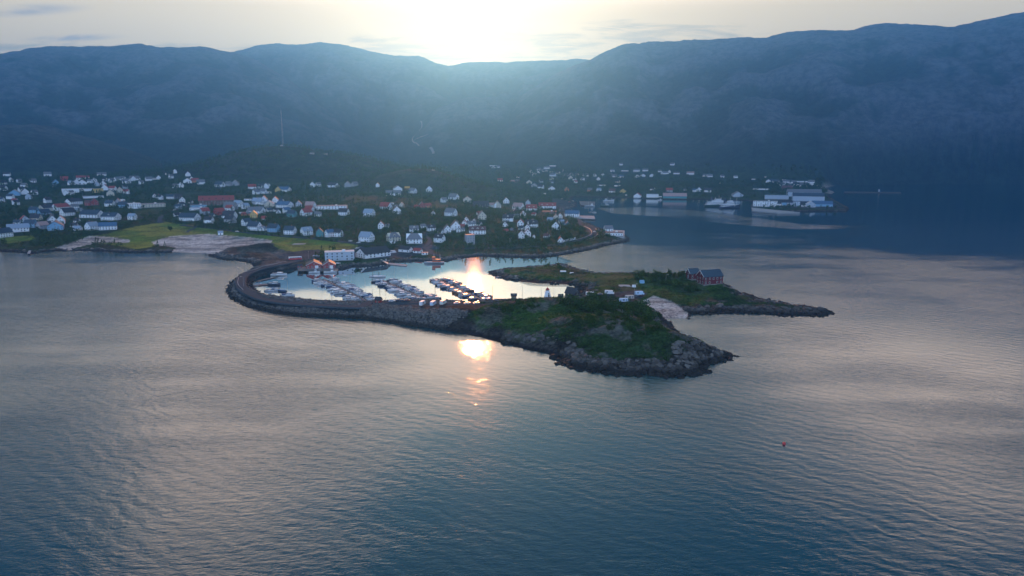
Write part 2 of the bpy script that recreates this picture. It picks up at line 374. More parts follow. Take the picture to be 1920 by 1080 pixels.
col=np.where(head[:,None],mixc(grass*np.array([.8,.95,.8]),forest,sstep(n3+.3*n1,.5,.75)),col)
rockm=np.maximum(rockm,rocky*.85)
col=mixc(col,rock*(0.35+1.25*n2*sstep(n1,.3,.65))[:,None],rockm)
col=mixc(col,wet,sstep(gz+(n2-.5)*1.2,1.5,.7)*(~beach))
bwroad=segdist(gx,gy,[tuple(q) for q in PATHS['harbour_road'][1][::2]],False)
col=mixc(col,asph[None,:]*(0.7+.5*n2)[:,None],sstep(bwroad,7.5,4.5)*(rng<640))
col=np.where(field[:,None],mixc(c3(.085,.15,.018)[None,:]*np.ones((len(gx),1)),c3(.17,.19,.03),sstep(n3,.4,.65)),col)
col=np.where(beach[:,None],mixc(sand[None,:]*np.ones((len(gx),1)),sand*.5,sstep(fbm(gx/30,gy/6,4,51),.5,.7)),col)
col=np.where(paved[:,None],asph*(0.8+.4*n2)[:,None],col)
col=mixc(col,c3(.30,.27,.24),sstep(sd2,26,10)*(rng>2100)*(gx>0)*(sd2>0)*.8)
# mountains: heath with bare rock, ridges paled and hollows darkened to paint in relief shading
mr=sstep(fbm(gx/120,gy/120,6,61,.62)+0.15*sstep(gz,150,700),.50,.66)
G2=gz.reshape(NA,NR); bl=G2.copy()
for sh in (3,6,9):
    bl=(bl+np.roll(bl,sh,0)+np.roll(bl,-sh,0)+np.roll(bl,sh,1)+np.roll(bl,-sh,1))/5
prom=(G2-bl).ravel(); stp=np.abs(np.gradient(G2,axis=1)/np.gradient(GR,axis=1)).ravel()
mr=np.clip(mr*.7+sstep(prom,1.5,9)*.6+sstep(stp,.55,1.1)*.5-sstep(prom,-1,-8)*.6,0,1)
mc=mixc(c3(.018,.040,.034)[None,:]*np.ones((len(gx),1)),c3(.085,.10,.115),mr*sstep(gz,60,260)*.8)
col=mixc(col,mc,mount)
kid=sstep(kn,8,20)
col=mixc(col,mixc(c3(.018,.030,.018)[None,:]*np.ones((len(gx),1)),c3(.06,.06,.055),sstep(n1,.55,.7)*.5),kid*.8)
if True:
    # stream bed down the valley
    st=[ (788,228),(792,240),(783,252),(775,262),(782,270),(800,262),(810,255)]
    pass
mt=bpy.data.materials.new('terrain'); mt.use_nodes=True; t=NT(mt.node_tree); b=mt.node_tree.nodes['Principled BSDF']
a=t.n('ShaderNodeAttribute',attribute_name='col'); g=t.n('ShaderNodeNewGeometry'); P=g.outputs['Position']
fn=t.noise(P,0.55,7,0.7); fn2=t.noise(P,0.035,9,0.72)
v=t.m('ADD',t.ramp(fn,.3,.7,.45,1.55),t.ramp(fn2,.35,.65,-.35,.45))
t.link(t.mix(1.0,a.outputs['Color'],v,'MULTIPLY'),b.inputs['Base Color']); b.inputs['Roughness'].default_value=.92; b.inputs['Specular IOR Level'].default_value=.08
bp=t.n('ShaderNodeBump'); bp.inputs['Strength'].default_value=.9; bp.inputs['Distance'].default_value=1.6
hgt=t.m('ADD',t.noise(P,0.35,8,0.7),t.m('MULTIPLY',t.noise(P,0.03,8,0.7),6.0)); t.link(hgt,bp.inputs['Height']); t.link(bp.outputs[0],b.inputs['Normal'])
MT=mt
Vt=np.stack([gx,gy,gz],1)
idx=np.arange(NA*NR).reshape(NA,NR)
F=np.stack([idx[:-1,:-1].ravel(),idx[1:,:-1].ravel(),idx[1:,1:].ravel(),idx[:-1,1:].ravel()],1)
F=F[:, ::1]
fz=gz[F].max(1); F=F[fz>-2.2]
fc=F[:,0]
cat=np.zeros(len(F),int)                        # 0 ground
cat[(mount[fc]>.5)]=1
cat[(kid[fc]>.5)&(mount[fc]<=.5)]=2
cat[(bwm[fc]>.35)&(sd2[fc]<60)&(rng[fc]<620)]=3
cat[(gx[fc]>at(800,592)[0])&(rng[fc]<620)]=4
cat[field[fc]]=5; cat[beach[fc]]=6; 
names={0:'ground',1:'mountains',2:'hill',3:'breakwater_bank',4:'headland',5:'field',6:'beach'}
for k,nm in names.items():
    f=F[cat==k]
    if not len(f): continue
    u,inv=np.unique(f,return_inverse=True)
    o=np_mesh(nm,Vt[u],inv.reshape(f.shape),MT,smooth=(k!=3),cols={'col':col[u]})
    tag(o,kind='structure')
# ------------------------------------------------------------------ water
wa=np.concatenate([np.linspace(R(-180),R(-50),30)[:-1],np.linspace(R(-50),R(50),420),np.linspace(R(50),R(180),30)[1:]])
wr=np.concatenate([[5,60,110],np.geomspace(130,2900,420),[4000,6000,9000,15000]])
WA,WR=np.meshgrid(wa,wr,indexing='ij'); wx=(WR*np.sin(WA)).ravel(); wy=(WR*np.cos(WA)).ravel()
def soft(poly,s,z=0):
    pl=poly_at(poly,z); dd=segdist(wx,wy,pl); return sstep(np.where(inside(wx,wy,pl),dd,-dd),-s,s)
rough=np.ones_like(wx)
harb=soft([(478,522),(560,500),(700,490),(860,478),(1040,478),(1075,490),(1056,499),(990,503),(930,512),(1000,534),(1100,536),(1090,570),(700,590),(500,575),(440,550)],6)
rough*=1-harb*.985
rough*=1-.70*soft([(1060,366),(1600,350),(1940,350),(2300,352),(2300,405),(1700,420),(1450,440),(1200,428),(1120,455),(1060,400)],25)
streak=np.maximum(soft([(1120,391),(1200,388),(1330,397),(1500,420),(1690,427),(1500,431),(1380,421),(1240,406),(1150,400)],5),0)
rough=np.maximum(rough,streak*2.6)
rough*=1-.35*soft([(1180,600),(1500,600),(1800,560),(1900,700),(1500,720),(1350,690)],40)
rough*=1+.25*soft([(0,480),(470,500),(430,560),(500,600),(300,640),(0,560)],40)
rough*=1-.88*soft([(740,604),(860,624),(985,655),(1000,680),(940,780),(860,830),(780,760),(730,660)],70)
rough*=1-.55*soft([(1120,405),(2200,405),(2200,478),(1500,470),(1230,462),(1120,455)],30)
rough*=1+.35*soft([(1180,480),(2200,490),(2200,560),(1560,575),(1380,540),(1100,500)],40)
mw=bpy.data.materials.new('water'); mw.use_nodes=True; t=NT(mw.node_tree); b=mw.node_tree.nodes['Principled BSDF']
g=t.n('ShaderNodeNewGeometry'); P=g.outputs['Position']; a=t.n('ShaderNodeAttribute',attribute_name='rough')
b.inputs['Base Color'].default_value=(.0,.038,.046,1); b.inputs['IOR'].default_value=1.75; t.link(t.ramp(a.outputs['Fac'],.05,.6,.02,.08),b.inputs['Roughness'])
lane=t.m('MULTIPLY',t.ramp(t.noise(t.scale(P,1,.35,1,R(20)),.006,3,.5),.38,.62,.5,1.25),t.ramp(t.noise(t.scale(P,.3,1,1,R(36)),.03,3,.6),.3,.7,.6,1.35))
swell=t.n('ShaderNodeTexWave',wave_type='BANDS',bands_direction='Y',wave_profile='SIN'); t.link(t.scale(P,1,1,1,R(36)),swell.inputs['Vector'])
swell.inputs['Scale'].default_value=.052; swell.inputs['Distortion'].default_value=9.0; swell.inputs['Detail'].default_value=4; swell.inputs['Detail Scale'].default_value=1.4; swell.inputs['Detail Roughness'].default_value=.6
r1=t.noise(t.scale(P,.35,1.0,1,R(36)),.62,4,.58,.3)
r2=t.noise(t.scale(P,.5,1.0,1,R(5)),2.0,3,.6,.2)
r3=t.noise(t.scale(P,.6,1.0,1,R(60)),2.6,2,.6,.2)
hh=t.m('ADD',t.m('MULTIPLY',t.m('SUBTRACT',swell.outputs['Fac'],.5),.045),t.m('ADD',t.m('MULTIPLY',t.m('SUBTRACT',r1,.5),.155),t.m('MULTIPLY',t.m('SUBTRACT',t.m('ADD',r2,t.m('MULTIPLY',r3,.45)),.725),.052)))
hh=t.m('MULTIPLY',hh,t.m('MULTIPLY',a.outputs['Fac'],lane))
bp=t.n('ShaderNodeBump'); bp.inputs['Strength'].default_value=1.0; bp.inputs['Distance'].default_value=1.0; t.link(hh,bp.inputs['Height']); t.link(bp.outputs[0],b.inputs['Normal'])
gl=t.n('ShaderNodeBsdfGlossy'); gl.inputs['Color'].default_value=(.95,.95,.95,1); gl.inputs['Roughness'].default_value=.03; t.link(bp.outputs[0],gl.inputs['Normal'])
ms=t.n('ShaderNodeMixShader'); t.link(t.ramp(a.outputs["Fac"],.09,.0,0.0,.8),ms.inputs[0]); t.link(b.outputs[0],ms.inputs[1]); t.link(gl.outputs[0],ms.inputs[2])
t.link(ms.outputs[0],[n for n in mw.node_tree.nodes if n.type=='OUTPUT_MATERIAL'][0].inputs[0])
na,nr=len(wa),len(wr); ii=np.arange(na*nr).reshape(na,nr)
Fw=np.stack([ii[:-1,:-1].ravel(),ii[1:,:-1].ravel(),ii[1:,1:].ravel(),ii[:-1,1:].ravel()],1)[:, ::-1]
ow=np_mesh('water',np.stack([wx,wy,wx*0],1),Fw,mw,smooth=True,cols={'rough':rough}); tag(ow,kind='structure')
# ------------------------------------------------------------------ haze
def box_mesh(name,x0,x1,y0,y1,z0,z1,m):
    v=[(x,y,z) for z in (z0,z1) for y in (y0,y1) for x in (x0,x1)]
    return mesh_obj(name,v,[(0,2,3,1),(4,5,7,6),(0,1,5,4),(2,6,7,3),(0,4,6,2),(1,3,7,5)],m)
mh=bpy.data.materials.new('haze'); mh.use_nodes=True; t=NT(mh.node_tree); mh.node_tree.nodes.clear()
pvn=t.n('ShaderNodeVolumePrincipled'); pvn.inputs['Color'].default_value=(.095,.40,1.0,1); pvn.inputs['Density'].default_value=1.85e-4; pvn.inputs['Anisotropy'].default_value=.78
mo=t.n('ShaderNodeOutputMaterial'); t.link(pvn.outputs[0],mo.inputs['Volume'])
hz_o=box_mesh('haze',-7500,7500,-1500,7000,-4.5,max(float(gz.max())+30,CAM_H+30),mh); tag(hz_o,kind='stuff')

# ------------------------------------------------------------------ road ribbons
m_asph=material('asphalt',(.055,.070,.082),.95,noise=.25,nscale=.6,spec=.05); m_line=material('road_paint',(.7,.7,.68),.7)
def ribbon(name,pth,wd,mat,dz,off=0.0,kind='structure'):
    d=np.gradient(pth,axis=0); d/=np.linalg.norm(d,axis=1)[:,None]+1e-9; nrm=np.stack([-d[:,1],d[:,0]],1)
    zc=base_height(pth[:,0],pth[:,1],signed(pth[:,0],pth[:,1]),False)[0]
    zc=np.convolve(np.pad(zc,3,'edge'),np.ones(7)/7,'valid'); V=[];F=[]
    for s_ in (-1,1):
        q=pth+nrm*(off+s_*wd/2); V.append(np.column_stack([q,zc+dz]))
    for s_ in (-1,1):
        q=pth+nrm*(off+s_*(wd/2+.6)); V.append(np.column_stack([q,zc+dz-1.0]))
    n=len(pth)
    for i in range(n-1):
        F+=[(i,i+1,n+i+1,n+i),(2*n+i,2*n+i+1,i+1,i),(n+i,n+i+1,3*n+i+1,3*n+i)]
    return tag(np_mesh(name,np.vstack(V),np.array(F)[:, ::-1],mat),kind=kind)
for k,(wd,pth) in PATHS.items(): ribbon(k,pth,wd,m_asph,.45)
# ------------------------------------------------------------------ mesh builder
class MB:
    def __init__(s): s.v=[];s.f=[];s.m=[]
    def add(s,vs,fs,mi=0):
        k=len(s.v); s.v+=vs; s.f+=[tuple(i+k for i in f) for f in fs]; s.m+=[mi]*len(fs); return s
    def box(s,cx,cy,z0,sx,sy,sz,mi=0,tx=1.0,ty=1.0,ox=0.0):
        a,b=sx/2,sy/2
        v=[(cx-a,cy-b,z0),(cx+a,cy-b,z0),(cx+a,cy+b,z0),(cx-a,cy+b,z0)]+[(cx+ox+p*a*tx,cy+q*b*ty,z0+sz) for p,q in ((-1,-1),(1,-1),(1,1),(-1,1))]
        return s.add(v,[(3,2,1,0),(4,5,6,7),(0,1,5,4),(1,2,6,5),(2,3,7,6),(3,0,4,7)],mi)
    def tube(s,p0,p1,r0,r1=None,n=6,mi=0):
        r1=r0 if r1 is None else r1
        p0=np.array(p0,float);p1=np.array(p1,float);d=p1-p0;d/=np.linalg.norm(d)+1e-9
        u=np.cross(d,(0,0,1) if abs(d[2])<.9 else (1,0,0));u/=np.linalg.norm(u);w_=np.cross(d,u)
        v=[]
        for p,r in ((p0,r0),(p1,r1)):
            for i in range(n):
                a=2*math.pi*i/n; v.append(tuple(p+u*math.cos(a)*r+w_*math.sin(a)*r))
        return s.add(v,[(i,(i+1)%n,n+(i+1)%n,n+i) for i in range(n)]+[tuple(range(n))[::-1],tuple(range(n,2*n))],mi)
    def prism(s,x0,x1,pts,mi=0):
        """a yz outline run along x"""
        n=len(pts); v=[(x0,y,z) for y,z in pts]+[(x1,y,z) for y,z in pts]
        return s.add(v,[(i,(i+1)%n,n+(i+1)%n,n+i) for i in range(n)]+[tuple(range(n))[::-1],tuple(range(n,2*n))],mi)
    def loft(s,rings,mi=0,cap=True):
        n=len(rings[0]); v=[p for r in rings for p in r]; f=[]
        for k in range(len(rings)-1):
            for i in range(n-1): f.append((k*n+i,k*n+i+1,(k+1)*n+i+1,(k+1)*n+i))
        return s.add(v,f,mi)
    def build(s,name,mats,parent=None,smooth=False):
        return mesh_obj(name,s.v,s.f,mats,parent,s.m,smooth)
def empty(name,x,y,z,rz=0.0):
    o=bpy.data.objects.new(name,None); C.objects.link(o); o.location=(x,y,z); o.rotation_euler=(0,0,rz); o.empty_display_size=.5; return o
kids={}
def child_of(o):
    if not kids:
        for q in bpy.data.objects:
            if q.parent: kids.setdefault(q.parent.name,[]).append(q)
    return kids.get(o.name,[])
def copy_tree(o,parent=None):
    c=o.copy(); C.objects.link(c)
    if parent is not None: c.parent=parent
    for ch in PROTO_KIDS.get(o.name,[]): copy_tree(ch,c)
    return c
PROTO_KIDS={}
def register(o):
    allk=[q for q in bpy.data.objects if q.parent]
    def rec(p):
        l=[q for q in allk if q.parent==p]; PROTO_KIDS[p.name]=l
        for q in l: rec(q)
    rec(o)
ORD='first second third fourth fifth sixth seventh eighth ninth tenth eleventh twelfth thirteenth fourteenth fifteenth sixteenth seventeenth eighteenth nineteenth twentieth'.split()
NUM='zero one two three four five six seven eight nine ten eleven twelve thirteen fourteen fifteen sixteen seventeen eighteen nineteen twenty'.split()
def ordn(i):
    if i<20: return ORD[i]
    tens={2:'twenty',3:'thirty',4:'forty',5:'fifty',6:'sixty',7:'seventy',8:'eighty',9:'ninety'}
    t_,u=divmod(i+1,10)
    return tens[t_]+'-'+ORD[u-1] if u else {2:'twentieth',3:'thirtieth',4:'fortieth',5:'fiftieth'}[t_]
def number_labels(objs):
    """objs: (object, base text, photo x); same texts are told apart by their order from the left"""
    g={}
    for o,tx,px in objs: g.setdefault(tx,[]).append((px,o))
    for tx,l in g.items():
        l.sort(key=lambda q:q[0]); n=len(l)
        for i,(px,o) in enumerate(l):
            if n==1: o['label']=tx
            elif i==0: o['label']=tx+', leftmost of '+(NUM[n] if n<21 else str(n))
            elif i==n-1: o['label']=tx+', rightmost of '+(NUM[n] if n<21 else str(n))
            else: o['label']=tx+', '+ordn(i)+' from left'
# ------------------------------------------------------------------ materials
WALL={'w':('white',(.86,.87,.88)),'c':('cream',(.62,.57,.46)),'b':('blue',(.22,.42,.60)),'y':('yellow',(.62,.45,.16)),'g':('grey',(.36,.37,.40)),'r':('red',(.32,.05,.04)),'k':('dark',(.055,.05,.05)),'o':('orange',(.50,.20,.09)),'t':('teal',(.08,.28,.30)),'n':('brown',(.16,.09,.06)),'u':('blue-grey',(.45,.52,.60))}
ROOF={'k':('black',(.035,.036,.042)),'g':('grey',(.16,.165,.18)),'r':('red',(.30,.055,.045)),'u':('blue-grey',(.28,.34,.42)),'t':('slate',(.035,.06,.085)),'b':('blue',(.06,.13,.22)),'w':('white',(.6,.6,.6)),'n':('brown',(.13,.06,.05)),'o':('ochre',(.55,.30,.06)),'p':('pink',(.42,.27,.25))}  # ochre: own colour of some roofs, sun glint painted onto others
mW={k:material('wall_'+v[0],v[1],.75,noise=.12,nscale=.7) for k,v in WALL.items()}
mR={k:material('roof_'+v[0],v[1],.62,noise=.25,nscale=.9) for k,v in ROOF.items()}
m_stone=material('foundation',(.22,.22,.22),.9,noise=.2); m_glass=material('window_glass',(.02,.03,.045),.08); m_trim=material('white_trim',(.78,.78,.78),.6)
m_brick=material('chimney_brick',(.30,.17,.13),.85,noise=.2); m_door=material('door_paint',(.10,.07,.05),.5); m_wood=material('weathered_wood',(.16,.14,.13),.9,noise=.3,nscale=1.5)
m_conc=material('concrete',(.34,.33,.33),.9,noise=.2,nscale=.5); m_steel=material('steel',(.35,.36,.38),.4,.6); m_rubber=material('rubber',(.02,.02,.02),.8)
m_dkred=material('barn_red',(.12,.010,.014),.8,noise=.2,nscale=.6); m_lamp=material('lamp_lens',(.8,.75,.6),.3)
wmesh=MB(); wmesh.box(0,-.03,-.75,1.3,.06,1.5,1); wmesh.box(0,-.075,-.62,1.06,.03,1.24,0)
W_ME=wmesh.build('window',[m_glass,m_trim]); W_DATA=W_ME.data; bpy.data.objects.remove(W_ME)
dmesh=MB(); dmesh.box(0,-.04,0,1.15,.08,2.15,1); dmesh.box(0,-.095,.05,.95,.03,2.0,0)
D_ME=dmesh.build('door',[m_door,m_trim]); D_DATA=D_ME.data; bpy.data.objects.remove(D_ME)
def put(data,name,x,y,z,rz,parent,sx=1,sz=1):
    o=bpy.data.objects.new(name,data); C.objects.link(o); o.parent=parent; o.location=(x,y,z); o.rotation_euler=(0,0,rz); o.scale=(sx,1,sz); return o
def house(x,y,z,rot,L,Wd,hw,hr,wall,roof,storeys=2,near=True,kind='',rng_=random,name='house',winscale=1.0,chim=None):
    root=empty(name,x,y,z,rot); a,b=L/2,Wd/2; wm=mW.get(wall,wall); rm=mR.get(roof,roof)
    m=MB(); flat='F' in kind
    if flat:
        m.box(0,0,.5,L,Wd,hw-.5,0); m.box(0,0,-2.5,L-.1,Wd-.1,3.0,1); m.build('wall',[wm,m_stone],root)
        r=MB(); r.box(0,0,hw,L+.5,Wd+.5,.35,0); rf=r.build('roof',[rm],root)
        if near and L>14:
            v=MB(); v.box(L*.15,0,hw+.35,3,2.4,1.6); v.build('roof_box',[m_trim],rf)
    else:
        m.prism(-a,a,[(-b,.5),(b,.5),(b,hw),(0,hw+hr),(-b,hw)],0); m.box(0,0,-2.5,L-.1,Wd-.1,3.0,1); m.build('wall',[wm,m_stone],root)
        oh=.45; th=.28; r=MB(); sl_=hr/b
        hip=L*.28 if 'P' in kind else 0
        if hip:
            e=oh
            v=[(-a-e,-b-e,hw-sl_*e),(a+e,-b-e,hw-sl_*e),(a+e,b+e,hw-sl_*e),(-a-e,b+e,hw-sl_*e),(-a+hip,0,hw+hr+.3),(a-hip,0,hw+hr+.3)]
            r.add(v,[(0,1,5,4),(1,2,5),(2,3,4,5),(3,0,4),(3,2,1,0)])
        else:
            r.prism(-a-oh,a+oh,[(-b-oh,hw-sl_*oh),(-b-oh,hw-sl_*oh+th),(0,hw+hr+th*1.2),(0,hw+hr+.02)],0)
            r.prism(-a-oh,a+oh,[(0,hw+hr+.02),(0,hw+hr+th*1.2),(b+oh,hw-sl_*oh+th),(b+oh,hw-sl_*oh)],0)
        rf=r.build('roof',[rm],root)
        if near or 'D' in kind:
            if chim is None: chim=rng_.random()<.75
            if chim:
                c=MB(); cx=rng_.uniform(-.25,.25)*L; c.box(cx,0,hw+hr-.5,.75,.75,1.7); c.box(cx,0,hw+hr+1.2,.9,.9,.15); c.build('chimney',[m_brick],rf)
            nd=int(kind[kind.index('D')+1]) if 'D' in kind and kind[-1].isdigit() else (1 if 'D' in kind else 0)
            for i in range(nd):
                dxm=(i-(nd-1)/2)*L/(nd+.3); dm=MB(); yb=-b*.72; zb=hw+hr*.28
                dm.add([(dxm-1.1,yb,zb-.3),(dxm+1.1,yb,zb-.3),(dxm+1.1,yb,zb+1.2),(dxm,yb,zb+2.1),(dxm-1.1,yb,zb+1.2),(dxm-1.1,-.1,zb+1.2),(dxm,-.1,zb+2.1),(dxm+1.1,-.1,zb+1.2)],[(0,1,2,3,4)],0)
                dm.add([(dxm-1.3,yb-.2,zb+1.05),(dxm,yb-.2,zb+2.2),(dxm,0,zb+2.2),(dxm-1.3,0,zb+1.05),(dxm+1.3,yb-.2,zb+1.05),(dxm+1.3,0,zb+1.05)],[(0,1,2,3),(1,4,5,2)],1)
                dm.add([(dxm-1.1,yb,zb-.3),(dxm-1.1,yb,zb+1.2),(dxm-1.1,0,zb+1.2),(dxm-1.1,0,zb-.3),(dxm+1.1,yb,zb-.3),(dxm+1.1,yb,zb+1.2),(dxm+1.1,0,zb+1.2),(dxm+1.1,0,zb-.3)],[(3,2,1,0),(4,5,6,7)],0)
                dm.box(dxm,yb-.03,zb+.0,1.1,.06,1.1,2); dm.build('dormer',[wm,rm,m_glass],rf)
    if near:
        fl=max(1,int(round((hw-.3)/2.7))); cr,sr=math.cos(rot),math.sin(rot)
        def facing(nx,ny): return (nx*cr-ny*sr)*(-x)+(nx*sr+ny*cr)*(-y)>0.12*math.hypot(x,y)
        dk='door' if kind!='N' else None
        for nx,ny,ln,half,rz in ((0,-1,L,b,0),(0,1,L,b,math.pi),(1,0,Wd,a,math.pi/2),(-1,0,Wd,a,-math.pi/2)):
            if not facing(nx,ny): continue
            n=max(1,int(ln/(3.1*winscale))); 
            for f_ in range(fl):
                zz=1.75+f_*(hw-.5)/fl
                for i in range(n):
                    if rng_.random()<.12: continue
                    t_=(i-(n-1)/2)*ln/n
                    px_,py_=(t_*(-ny) if ny else nx*half),(ny*half if ny else t_*nx)
                    if f_==0 and dk and i==n//2: put(D_DATA,'door',px_,py_,.45,rz,root); dk=None; continue
                    put(W_DATA,'window',px_,py_,zz,rz,root,1.0*winscale,1.0)
            if nx and not flat: put(W_DATA,'window',nx*half,0,hw+hr*.32,rz,root,.9,.85)
    return root
